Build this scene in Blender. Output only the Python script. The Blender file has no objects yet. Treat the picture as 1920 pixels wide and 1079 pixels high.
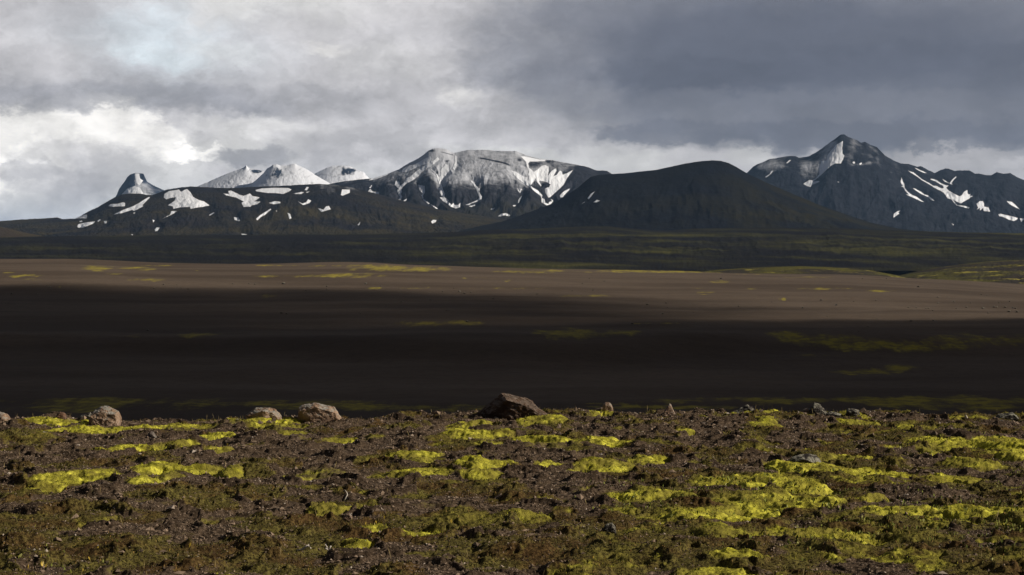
import bpy, math, random
import numpy as np
from mathutils import Vector
rng = np.random.default_rng(7)
random.seed(7)
C = bpy.data.collections.new('scene_objects'); bpy.context.scene.collection.children.link(C)
sc = bpy.context.scene

# ------------------------------------------------------------------ camera
F = 3583.0            # focal length in photo pixels (photo 1920 wide)
HZ = 470.0            # eye-level row
EYE = 1.70
cam_d = bpy.data.cameras.new('camera'); cam = bpy.data.objects.new('camera', cam_d); C.objects.link(cam)
cam.location = (0, 0, EYE); cam.rotation_euler = (math.radians(90), 0, 0)
cam_d.sensor_width = 36; cam_d.lens = 36*F/1920.0
cam_d.shift_y = -(539.5-HZ)/1920.0
cam_d.clip_start = 0.1; cam_d.clip_end = 90000
sc.camera = cam

# ------------------------------------------------------------------ sun
SAZ, SEL = math.radians(98), math.radians(29)      # azimuth from +Y towards +X, elevation
SDIR = Vector((math.sin(SAZ)*math.cos(SEL), math.cos(SAZ)*math.cos(SEL), math.sin(SEL)))
ld = bpy.data.lights.new('sun', 'SUN'); ld.energy = 5.0; ld.angle = math.radians(0.6); ld.color = (1.0, 0.89, 0.74)
lo = bpy.data.objects.new('sun', ld); C.objects.link(lo)
lo.rotation_euler = SDIR.to_track_quat('Z', 'Y').to_euler()
sc.view_settings.view_transform = 'Standard'; sc.view_settings.look = 'None'
sc.view_settings.exposure = 0.0; sc.view_settings.gamma = 1.0
sc.cycles.transparent_max_bounces = 16
sc.cycles.volume_bounces = 0
sc.cycles.max_bounces = 5; sc.cycles.diffuse_bounces = 2

def lin(v):
    v = max(v, 0)/255.0
    return v/12.92 if v <= 0.04045 else ((v+0.055)/1.055)**2.4

# ------------------------------------------------------------------ node helper
class N:
    def __init__(s, nt): s.nt = nt
    def new(s, t, **k):
        n = s.nt.nodes.new(t)
        for a, b in k.items(): setattr(n, a, b)
        return n
    def put(s, sock, v):
        if v is None: return
        if isinstance(v, bpy.types.NodeSocket): s.nt.links.new(v, sock)
        else:
            if sock.type == 'RGBA' and len(v) == 3: v = (*v, 1)
            sock.default_value = v
    def m(s, op, a, b=None, c=None, clamp=False):
        n = s.new('ShaderNodeMath', operation=op); n.use_clamp = clamp
        s.put(n.inputs[0], a); s.put(n.inputs[1], b); s.put(n.inputs[2], c); return n.outputs[0]
    def v(s, op, a, b=None, c=None):
        n = s.new('ShaderNodeVectorMath', operation=op)
        s.put(n.inputs[0], a); s.put(n.inputs[1], b)
        if c is not None: s.put(n.inputs[2], c)
        return n.outputs['Value' if op in ('LENGTH', 'DOT_PRODUCT', 'DISTANCE') else 'Vector']
    def mix(s, f, a, b, mode='MIX'):
        n = s.new('ShaderNodeMix', data_type='RGBA', blend_type=mode)
        s.put(n.inputs[0], f); s.put(n.inputs[6], a); s.put(n.inputs[7], b); return n.outputs[2]
    def rng(s, v, a, b, c=0.0, d=1.0, smooth=True):
        n = s.new('ShaderNodeMapRange', interpolation_type='SMOOTHSTEP' if smooth else 'LINEAR')
        s.put(n.inputs[0], v); s.put(n.inputs[1], a); s.put(n.inputs[2], b); s.put(n.inputs[3], c); s.put(n.inputs[4], d)
        return n.outputs[0]
    def noise(s, vec, scale, detail=4, rough=0.5, dist=0.0, col=False):
        n = s.new('ShaderNodeTexNoise'); s.put(n.inputs['Vector'], vec)
        n.inputs['Scale'].default_value = scale; n.inputs['Detail'].default_value = detail
        n.inputs['Roughness'].default_value = rough; n.inputs['Distortion'].default_value = dist
        return n.outputs['Color' if col else 'Fac']
    def attr(s, name):
        return s.new('ShaderNodeAttribute', attribute_name=name).outputs['Fac']

# ------------------------------------------------------------------ world: overcast sky with breaks
w = bpy.data.worlds.new('World'); sc.world = w; w.use_nodes = True
nt = w.node_tree; nt.nodes.clear(); g = N(nt)
out = g.new('ShaderNodeOutputWorld'); bgn = g.new('ShaderNodeBackground')
nt.links.new(bgn.outputs[0], out.inputs[0])
tc = g.new('ShaderNodeTexCoord'); sep = g.new('ShaderNodeSeparateXYZ'); nt.links.new(tc.outputs['Generated'], sep.inputs[0])
az = g.m('ARCTAN2', sep.outputs[0], sep.outputs[1])
el = g.m('ARCSINE', sep.outputs[2])
# directions in hundredths of a radian-like units: U right, V down from eye level
K = F/100.0
U = g.m('MULTIPLY', az, K); V = g.m('MULTIPLY', el, -K)
cmb = g.new('ShaderNodeCombineXYZ'); g.put(cmb.inputs[0], U); g.put(cmb.inputs[1], V)
P = cmb.outputs[0]
Ps = g.v('MULTIPLY', P, (0.72, 1.15, 1))
n1 = g.noise(Ps, 0.55, 5, 0.55, col=True)
n2 = g.noise(g.v('ADD', Ps, (7.3, 3.1, 0)), 1.7, 7, 0.62, col=True)
n3 = g.noise(g.v('ADD', Ps, (1.3, 13.1, 0)), 0.9, 9, 0.6)
calm = g.rng(U, -1.0, 3.0, 1.0, 0.45)
w1 = g.v('MULTIPLY', g.v('SUBTRACT', n1, (0.5, 0.5, 0.5)), (2.3, 1.25, 0))
w2 = g.v('MULTIPLY', g.v('SUBTRACT', n2, (0.5, 0.5, 0.5)), (1.5, 1.0, 0))
sw2 = g.new('ShaderNodeVectorMath', operation='SCALE'); g.put(sw2.inputs[0], w2); g.put(sw2.inputs[3], calm)
PW = g.v('ADD', P, g.v('ADD', w1, sw2.outputs[0]))
sp = g.new('ShaderNodeSeparateXYZ'); g.put(sp.inputs[0], PW)
xs = [0, 150, 300, 450, 600, 750, 900, 1050, 1200, 1350, 1500, 1700, 1920]
rows = [
 (-2600, [74]*13),  # unseen overhead sky set dark so that shaded ground stays dark
 (-900, [90]*13),
 (-200, [120,125,135,140,140,135,120,100,90,86,84,84,86]),
 (0,   [180,180,196,205,200,198,178,140,122,116,112,118,125]),
 (60,  [185,192,208,198,196,190,165,135,120,110,110,112,118]),
 (110, [190,198,214,196,192,180,150,133,112,105,102,104,108]),
 (150, [172,180,190,175,182,187,160,128,108,102,100,102,106]),
 (190, [160,158,164,150,168,180,180,140,112,106,106,108,110]),
 (235, [222,228,194,198,198,184,172,158,130,122,116,118,118]),
 (280, [245,188,214,208,176,188,194,190,168,148,130,122,118]),
 (300, [245,190,212,200,186,194,200,205,200,194,186,166,150]),
 (320, [235,192,206,198,192,196,202,204,204,198,188,172,165]),
 (360, [205,176,205,200,200,200,200,202,205,196,190,172,188]),
 (420, [200,212,205,200,200,200,200,200,200,195,190,185,190]),
]
tfac = g.m('DIVIDE', g.m('ADD', sp.outputs[0], 12.0), 24.0, clamp=True)
def tint(v, px, py):
    t = min(max((172-v)/70.0, 0), 1)
    if v > 190: t = -min((v-190)/40.0, 1)*0.4
    if py < -500: t *= 0.25
    c = [v-8*t+1, v-2*t-(1.2 if v < 200 else 0), v+9*t+(1 if v < 200 else 0)]
    b = math.exp(-((px-320)/110)**2-((py-85)/60)**2)
    c = [c[0]-12*b, c[1]+2*b, c[2]+12*b]
    return [lin(q) for q in c]
prev = None
for i, (vy, vals) in enumerate(rows):
    r = g.new('ShaderNodeValToRGB'); cr = r.color_ramp; cr.interpolation = 'B_SPLINE' if False else 'EASE'
    g.put(r.inputs[0], tfac)
    for j, (px, v) in enumerate(zip(xs, vals)):
        t = ((px-960)/100.0+12)/24.0
        e = cr.elements[0] if j == 0 else (cr.elements[1] if j == 1 else cr.elements.new(t))
        e.position = t
    for j, (px, v) in enumerate(zip(xs, vals)):
        cr.elements[j].color = (*tint(v, px, vy), 1)
    if prev is None: colr = r.outputs[0]
    else:
        a = (pv-HZ)/100; b = (vy-HZ)/100
        colr = g.mix(g.rng(sp.outputs[1], a, b), colr, r.outputs[0])
    prev = True; pv = vy
w3 = g.v('MULTIPLY', g.v('SUBTRACT', g.noise(g.v('MULTIPLY', P, (0.8, 1.3, 1)), 1.3, 11, 0.66, col=True), (0.5, 0.5, 0.5)), (1.9, 1.0, 0))
PL = g.v('ADD', P, w3)
lobes = [(30,300,150,95,252,.6,1.),(205,238,100,60,240,.35,.9),(285,262,60,34,230,.5,.7),(20,355,60,30,246,.5,.8),(170,312,130,48,198,.4,.55),(140,348,130,30,180,.5,.6),(70,330,70,22,184,.4,.6),(60,385,90,22,205,.8,.6),(300,330,80,50,202,.5,.5),
 (368,288,75,19,250,.5,1.),(480,298,100,22,156,.5,.8),(460,245,170,26,208,.8,.6),(300,188,270,30,150,.7,.7),(70,192,170,30,152,.6,.7),(540,180,170,28,158,.7,.55),
 (190,60,170,60,182,.7,.5),(430,95,90,30,212,.6,.5),(620,94,45,16,226,1.,.6),(862,182,55,34,222,1.05,.6),(800,120,60,50,196,.8,.5),(700,110,130,50,200,.8,.4),(560,135,120,30,186,.7,.4),(720,215,170,45,170,.7,.45),(640,262,140,25,186,.8,.4),
 (640,200,110,45,164,.8,.55),(560,55,150,30,184,.8,.5),(90,110,130,30,176,.8,.5),(230,215,50,12,236,.7,.5),(420,150,90,24,168,.7,.5),(780,175,70,30,176,.8,.5),(760,290,140,16,170,.8,.5),(960,55,110,70,136,.8,.6),(1000,150,140,45,130,.7,.6),(900,235,120,30,182,.8,.5),(1480,80,430,75,101,.5,.7),(1330,140,240,34,96,.4,.6),(1750,115,300,30,98,.5,.5),(1080,30,130,40,120,.7,.5),
 (1500,205,520,38,124,.5,.5),(1300,252,230,24,112,.45,.7),(1700,258,420,26,110,.4,.7),(1130,290,110,34,204,.8,.6),(1420,300,110,20,200,.7,.8),(1300,300,90,22,192,.8,.6),(1765,305,90,16,178,.7,.8),(1890,308,50,14,190,.8,.7),(1050,262,110,18,176,.7,.5),
 (-150,100,200,90,170,.7,.5),(-250,260,220,60,205,.7,.5),(2150,80,250,90,110,.7,.5),(2150,280,200,30,160,.7,.5)]
for (cx, cy, rx, ry, V_, sf, al) in lobes:
    q = g.v('MULTIPLY_ADD', PL, (100.0/rx, 100.0/ry, 0), (-(cx-960)/rx, -(cy-HZ)/ry, 0))
    d_ = g.v('LENGTH', q)
    colr = g.mix(g.rng(d_, 1.08, 1.08-sf, 0.0, al), colr, (*tint(V_, cx, cy), 1))
det = g.m('MULTIPLY_ADD', g.m('SUBTRACT', n3, 0.5), g.m('MULTIPLY', calm, 0.60), 1.0)
fine = g.noise(g.v('ADD', g.v('ADD', Ps, sw2.outputs[0]), (4, 5, 0)), 3.2, 8, 0.6)
det2 = g.m('MULTIPLY_ADD', g.m('SUBTRACT', fine, 0.5), g.m('MULTIPLY', calm, 0.50), 1.0)
puff = g.noise(g.v('ADD', g.v('MULTIPLY', P, (0.9, 1.2, 1)), (21, 3, 0)), 0.8, 10, 0.58, 0.25)
det3 = g.m('MULTIPLY_ADD', g.rng(puff, 0.43, 0.58, -0.13, 0.18), g.m('MULTIPLY', calm, g.rng(V, -4.6, -1.6, 0.35, 1.0)), g.rng(U, -1.0, 3.0, 1.24, 1.16))
det = g.m('MULTIPLY', g.m('MULTIPLY', det, det2), det3)
cl = g.v('SCALE', colr); 
scn = g.new('ShaderNodeVectorMath', operation='SCALE'); g.put(scn.inputs[0], colr); g.put(scn.inputs[3], det)
nish = g.new('ShaderNodeTexSky', sky_type='NISHITA'); nish.sun_disc = False
nish.sun_elevation = SEL; nish.sun_rotation = SAZ
ns = g.new('ShaderNodeVectorMath', operation='SCALE'); g.put(ns.inputs[0], nish.outputs[0]); g.put(ns.inputs[3], 0.10)
cover = g.m('SUBTRACT', 1.0, 0.03)
# unseen sky behind the observer, dimmed to hold the ambient light down
back = g.rng(sep.outputs[1], -0.35, 0.55, 0.30, 1.0)
sc3 = g.new('ShaderNodeVectorMath', operation='SCALE'); g.put(sc3.inputs[0], scn.outputs[0]); g.put(sc3.inputs[3], back)
full = g.mix(cover, ns.outputs[0], sc3.outputs[0])
g.put(bgn.inputs[0], full); bgn.inputs[1].default_value = 1.0

# ------------------------------------------------------------------ numpy noise
_perm = rng.permutation(4096).astype(np.int32)
_ang = rng.random(4096)*2*np.pi
_gx = np.cos(_ang).astype(np.float32); _gy = np.sin(_ang).astype(np.float32)
def pn(x, y):
    xi = np.floor(x).astype(np.int64); yi = np.floor(y).astype(np.int64)
    fx = (x-xi).astype(np.float32); fy = (y-yi).astype(np.float32)
    u = fx*fx*fx*(fx*(fx*6-15)+10); v = fy*fy*fy*(fy*(fy*6-15)+10)
    def gr(a, b, dx, dy):
        h = _perm[(_perm[a & 4095]+b) & 4095]
        return _gx[h]*dx+_gy[h]*dy
    a = gr(xi, yi, fx, fy); b = gr(xi+1, yi, fx-1, fy)
    c = gr(xi, yi+1, fx, fy-1); d = gr(xi+1, yi+1, fx-1, fy-1)
    a = a+(b-a)*u; c = c+(d-c)*u
    return (a+(c-a)*v)*1.45
def fbm(x, y, o=4, g_=0.5, seed=0.0):
    s = 0; a = 1.0; t = 0
    for i in range(o):
        s = s+a*pn(x+seed*13.7+i*5.3, y+seed*7.1+i*9.7); t += a; a *= g_; x = x*2.03; y = y*2.03
    return s/t
def ridged(x, y, o=4, g_=0.5, seed=0.0):
    s = 0; a = 1.0; t = 0
    for i in range(o):
        s = s+a*(1-2*np.abs(pn(x+seed*11.7+i*5.3, y+seed*3.1+i*9.7))); t += a; a *= g_; x = x*2.03; y = y*2.03
    return s/t
def ss(x, a, b):
    t = np.clip((x-a)/(b-a), 0, 1); return t*t*(3-2*t)

# ------------------------------------------------------------------ mesh / tagging helpers
def tag(o, label=None, cat=None, group=None, kind=None):
    if label: o['label'] = label
    if cat: o['category'] = cat
    if group: o['group'] = group
    if kind: o['kind'] = kind
    return o
def mesh_np(name, co, faces, mat, attrs={}, smooth=True):
    """faces: (n,k) array of equal-size polygons"""
    me = bpy.data.meshes.new(name); n = len(co); k = faces.shape[1]; nf = len(faces)
    me.vertices.add(n); me.vertices.foreach_set('co', np.asarray(co, np.float32).ravel())
    me.loops.add(nf*k); me.loops.foreach_set('vertex_index', faces.astype(np.int32).ravel())
    me.polygons.add(nf); me.polygons.foreach_set('loop_start', np.arange(0, nf*k, k, dtype=np.int32))
    me.polygons.foreach_set('loop_total', np.full(nf, k, np.int32))
    me.update(calc_edges=True)
    me.polygons.foreach_set('use_smooth', np.full(nf, smooth, bool))
    for a, v in attrs.items():
        at = me.attributes.new(a, 'FLOAT', 'POINT'); at.data.foreach_set('value', np.asarray(v, np.float32).ravel())
    me.materials.append(mat)
    o = bpy.data.objects.new(name, me); C.objects.link(o); return o
def grid_faces(r, c):
    i = np.arange((r-1)*(c-1)); a = (i//(c-1))*c+i % (c-1)
    return np.stack([a, a+1, a+c+1, a+c], 1)
def compact(co, faces, attrs):
    used, inv = np.unique(faces, return_inverse=True)
    return co[used], inv.reshape(faces.shape), {k: v.ravel()[used] for k, v in attrs.items()}
def material(name, build, bump=None, rough=0.95, spec=0.05):
    m = bpy.data.materials.new(name); m.use_nodes = True; t = m.node_tree; t.nodes.clear(); h = N(t)
    o = h.new('ShaderNodeOutputMaterial'); b = h.new('ShaderNodeBsdfPrincipled')
    t.links.new(b.outputs[0], o.inputs[0])
    b.inputs['Roughness'].default_value = rough; b.inputs['Specular IOR Level'].default_value = spec
    pos = h.new('ShaderNodeTexCoord').outputs['Object']
    col, bm = build(h, pos)
    h.put(b.inputs['Base Color'], col)
    if bm is not None:
        n = h.new('ShaderNodeBump'); n.inputs['Strength'].default_value = bm[1]; n.inputs['Distance'].default_value = bm[2]
        h.put(n.inputs['Height'], bm[0]); t.links.new(n.outputs[0], b.inputs['Normal'])
    return m

# ---- signed distance (positive inside) of polygons in view-angle units
def poly_sd(px, py, poly, pad=5.0):
    P_ = np.asarray(poly, float); out_ = np.full(px.shape, -pad)
    x0, y0 = P_.min(0)-pad; x1, y1 = P_.max(0)+pad
    idx = np.nonzero((px > x0) & (px < x1) & (py > y0) & (py < y1))
    if len(idx[0]) == 0: return out_
    x = px[idx]; y = py[idx]; d = np.full(x.shape, 1e9); ins = np.zeros(x.shape, bool)
    for i in range(len(P_)):
        ax, ay = P_[i]; bx, by = P_[(i+1) % len(P_)]
        ex, ey = bx-ax, by-ay; l = ex*ex+ey*ey+1e-9
        t = np.clip(((x-ax)*ex+(y-ay)*ey)/l, 0, 1)
        d = np.minimum(d, np.hypot(x-ax-t*ex, y-ay-t*ey))
        c = ((ay > y) != (by > y)) & (x < (bx-ax)*(y-ay)/(by-ay+1e-12)+ax)
        ins ^= c
    out_[idx] = np.clip(np.where(ins, d, -d), -pad, pad); return out_

# ------------------------------------------------------------------ mountains
def rock_mat(name, rock, veg, veg_amt, scale=1.0, bump=6.0, dmax=0.62, snowcol=(0.86, 0.91, 1.0)):
    def b(h, pos):
        n = h.noise(pos, 0.0035/scale, 8, 0.6); n2 = h.noise(pos, 0.02/scale, 6, 0.6)
        wv = h.new('ShaderNodeVectorMath', operation='SCALE'); h.put(wv.inputs[0], h.v('SUBTRACT', h.noise(pos, 0.0022/scale, 4, 0.55, col=True), (0.5, 0.5, 0.5))); wv.inputs[3].default_value = 420*scale
        stv = h.v('MULTIPLY', h.v('ADD', pos, wv.outputs[0]), (1.0, 0.38, 0.55))
        st = h.noise(stv, 0.022/scale, 6, 0.62, 0.3)
        col = h.mix(h.rng(st, 0.35, 0.7), tuple(c*0.55 for c in rock), tuple(c*1.6 for c in rock))
        zz = h.attr('veg')
        vm = h.m('MULTIPLY', h.rng(h.m('ADD', n, h.m('MULTIPLY', n2, 0.35)), 0.5, 0.85), h.m('MULTIPLY', zz, veg_amt), clamp=True)
        col = h.mix(vm, col, veg)
        dust = h.attr('dust')
        dn = h.m('ADD', dust, h.m('MULTIPLY', h.m('SUBTRACT', h.m('ADD', h.m('MULTIPLY', st, 0.6), h.m('MULTIPLY', n2, 0.4)), 0.5), 1.3))
        dm = h.m('MULTIPLY', h.rng(dn, 0.12, 0.98), dmax)
        dm = h.m('MULTIPLY', dm, h.rng(dust, 0.01, 0.1))
        col = h.mix(dm, col, (0.80, 0.85, 0.96))
        s = h.m('ADD', h.attr('snow'), h.m('MULTIPLY', h.m('SUBTRACT', h.noise(pos, 0.03/scale, 4, 0.6), 0.5), 1.3))
        s = h.m('ADD', s, h.m('MULTIPLY', h.m('SUBTRACT', h.noise(pos, 0.11/scale, 4, 0.7), 0.5), 1.6))
        sm = h.rng(s, -0.50, 0.35)
        col = h.mix(sm, col, snowcol)
        hb = h.m('MULTIPLY', h.m('ADD', st, n2), h.m('SUBTRACT', 1.0, h.m('MULTIPLY', sm, 0.8)))
        return col, (hb, 0.45, bump*scale)
    return material(name, b)

def mountain(name, label, prof, D, W, base_px, mat, snow=(), dust=None, back=None, gul=(40, 10), seed=1.0,
             power=1.25, nrow=200, step=1.0, fine=1.0, vegf=None, kind='structure', rough_line=0.5, shape=None, lat=60, carve=0.0):
    """prof: skyline control points seen from the viewpoint; D distance of the crest; W depth of the front slope"""
    pr = np.asarray(prof, float); cols = np.arange(pr[0, 0], pr[-1, 0]+step, step)
    line = np.interp(cols, pr[:, 0], pr[:, 1])
    line = line-rough_line*fbm(cols/9.0, cols*0+seed, 4, 0.6, seed)*1.6
    t = (cols-960)/F
    zc = EYE+(HZ-line)/F*D
    zb = EYE+(HZ-base_px)/F*(D-W)
    s = np.concatenate([np.linspace(-1, 0, 26)[:-1], np.linspace(0, 1, nrow)**1.1])
    S, T = np.meshgrid(s, t, indexing='ij')
    Cc = np.meshgrid(s, cols, indexing='ij')[1]
    def smooth(v, px_):
        k_ = max(int(px_/step), 1); ker = np.hanning(2*k_+3); ker /= ker.sum()
        return np.convolve(np.pad(v, k_+1, mode='edge'), ker, mode='valid')
    z1 = smooth(zc, 12); z2 = smooth(zc, lat); z3 = smooth(zc, lat*2.2)
    a0 = np.abs(S); ZC0 = np.broadcast_to(zc, S.shape)
    b1 = ss(a0, 0.0, 0.07); b2 = ss(a0, 0.015, 0.20); b3 = ss(a0, 0.12, 0.7)
    ZC = ZC0*(1-b1)+z1*b1; ZC = ZC*(1-b2)+z2*b2; ZC = ZC*(1-b3)+z3*b3
    u = D/F                                           # metres per photo pixel at the crest
    Xw = Cc
    # how high the crest stands controls local slope length, so low shoulders end early
    H = ZC-zb
    Y = np.where(S >= 0, D-S*W, D-S*W*0.9)
    a = np.abs(S)
    sh = (1-a)**power if shape is None else shape(a)
    Z = zb+H*sh
    warp = fbm(Xw/80.0, S*1.6, 4, 0.55, seed+3)*95*a+(Xw-Xw.mean())*-0.25*a
    g1 = ridged((Xw+warp)/gul[0], S*0.9+seed, 4, 0.5, seed)
    g2 = ridged((Xw+warp*0.5)/(gul[0]*0.33), S*3.0, 3, 0.5, seed+9)
    env = ss(a, 0.0, 0.45)*np.clip((1-a)*2.5, 0, 1)*np.clip(H/(90*u), 0.0, 1)
    rfn = 0.35+0.65*ss(fbm(Xw/55.0, S*2.2, 2, 0.5, seed+21), -0.35, 0.35)
    Z = Z+(g1-0.35)*gul[1]*0.62*u*env*rfn + (g2-0.35)*gul[1]*0.16*u*env*fine*rfn
    Z = Z+fbm(Xw/38.0, S*3.5, 3, 0.5, seed+22)*gul[1]*0.5*u*env
    Z = Z+fbm(Xw/6.0, S*30, 4, 0.55, seed+5)*1.1*u*np.clip(a*8, 0, 1)*fine*np.clip(H/(40*u), 0, 1)
    # the crest stays the crest: nothing in front may rise above the sightline to it
    X = T*D + (T*Y-T*D)
    lim = EYE+(ZC0-EYE)/D*Y-0.4*u*a
    Z = np.where(S > 0, np.minimum(Z, lim), Z)
    pxx = 960+F*X/Y; pyy = HZ-F*(Z-EYE)/Y
    sd = np.full(S.shape, -22.0)
    for p in snow: sd = np.maximum(sd, poly_sd(pxx, pyy, p, 22.0))
    if carve:      # old snow lies in gullies worn into the face
        near_ = np.exp(-(np.clip(-sd, 0, 30)/8.0)**2)
        Z = np.where(S > 0, Z-carve*u*near_*ss(a, 0.02, 0.25)*np.clip(H/(60*u), 0, 1), Z)
    sd = np.clip(sd, -5, 5)
    du = dust(pxx, pyy) if dust else np.zeros(S.shape)
    if carve: du = np.where(du > 0.02, np.clip(du+0.30*(0.35-g1)+0.22*(0.35-g2), 0, 1.1), du)
    vg = vegf(pxx, pyy) if vegf else np.ones(S.shape)
    o = mesh_np(name, np.stack([X, Y, Z], -1).reshape(-1, 3), grid_faces(*S.shape), mat,
                dict(snow=sd, dust=du, veg=vg))
    return tag(o, label, 'mountain', None, kind)
def zz(x0, y0, k, pts): return [(x0+a/k, y0+b/k) for a, b in pts]
A1 = lambda *p: zz(200, 300, 3.84, p)
A2 = lambda *p: zz(680, 270, 6.857, p)
A3 = lambda *p: zz(920, 270, 6.857, p)
A4 = lambda *p: zz(1390, 240, 6.194, p)
A5 = lambda *p: zz(1640, 290, 6.857, p)

m_far = rock_mat('far_rock', (0.018, 0.027, 0.050), (0.03, 0.035, 0.03), 0.0, 1.5, bump=3.0, dmax=0.95)
m_mid = rock_mat('massif_rock', (0.021, 0.022, 0.029), (0.022, 0.020, 0.010), 0.9, 1.0)
m_shld = rock_mat('shoulder_rock', (0.011, 0.010, 0.013), (0.046, 0.038, 0.014), 1.0, 1.0)
m_hill_shade = rock_mat('shaded_hill_soil', (0.0045, 0.006, 0.010), (0.020, 0.018, 0.007), 0.9, 0.8)  # cloud shade over the front hill is put into this near black colour
m_right = rock_mat('right_rock', (0.014, 0.016, 0.023), (0.014, 0.015, 0.014), 0.4, 1.2)

# flat topped peak far left
butte = [(150,420),(190,400),(214,374),(219,365),(223,355),(228,348),(234,340),(239,332),(245,327),(252,325),(262,325),(269,326),(272,333),(276,341),(284,346),(298,353),(312,359),(330,370),(360,385),(400,400)]
def d_butte(x, y):
    band = ss(x-(252+fbm(x/3, y/4, 2, .5, 7)*3), 0, 2)*(1-ss(x, 259, 265))*ss(y, 322, 327)
    low_ = ss(x-(257-(y-343)*1.3), 0, 6)*ss(y, 338, 348)*(1-ss(x-(y-350)*0.6, 264, 288)*0.7)
    return np.clip(np.maximum(band, low_), 0, 1)*0.62
mountain('mountain', 'flat topped blue black rock peak with snow down its middle, far left on the skyline', butte, 16000, 1500, 440, m_far,
         dust=d_butte, gul=(16, 7), seed=2.2, power=1.0, nrow=130, step=0.6, rough_line=0.35,
         snow=[A1((100,258),(150,208),(200,190),(235,200),(255,225),(265,245),(200,250)), A1((205,100),(232,102),(240,135),(262,150),(238,182),(214,170),(208,140))])
# snow peaks between butte and massif
pkA = [(340,385),(370,350),(382,345),(400,337),(425,326),(445,319),(456,315),(462,310),(466,315),(474,318),(485,319),(492,321),(500,322),(520,330),(560,345),(590,360)]
pkB = [(462,352),(480,338),(494,325),(500,317),(507,313),(512,309),(518,308),(526,311),(538,310),(546,308),(553,307),(560,311),(576,318),(592,329),(606,337),(622,346),(650,360)]
pkC = [(560,352),(590,326),(598,322),(608,317),(622,312),(640,311),(655,312),(664,316),(672,320),(678,322),(682,323),(690,332),(705,345)]
def d_snowy(c, rx, ry, cx, cy):
    def f(x, y):
        n = fbm(x/5, y/5, 4, 0.6, c)
        hole = np.exp(-((x-cx)/rx)**2-((y-cy)/ry)**2)
        st = ridged(x/22+y/30, y/26, 3, 0.5, c)
        return np.clip(1.2-0.3*np.clip(n, 0, 1)-2.2*hole*np.clip(n+0.6, 0, 1)-0.6*np.clip(st-0.35, 0, 1)*1.5, 0, 1.3)
    return f
mountain('mountain', 'snow covered ridge with a long left slope, leftmost of three', pkA, 14600, 1500, 440, m_far, dust=d_snowy(3, 9, 4, 480, 321), gul=(40, 5), seed=4.1, power=1.1, nrow=120, step=0.7)
mountain('mountain', 'round shouldered white snow dome, middle of the three white peaks', pkB, 14200, 1400, 440, m_far, dust=d_snowy(5, 9, 9, 519, 324), gul=(45, 5), seed=5.3, power=1.1, nrow=120, step=0.7)
mountain('mountain', 'small white peak with dark crags on top, nearest to the big massif', pkC, 14900, 1400, 440, m_far, dust=d_snowy(7, 14, 6, 652, 322), gul=(40, 5), seed=6.7, power=1.1, nrow=120, step=0.7)

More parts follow.
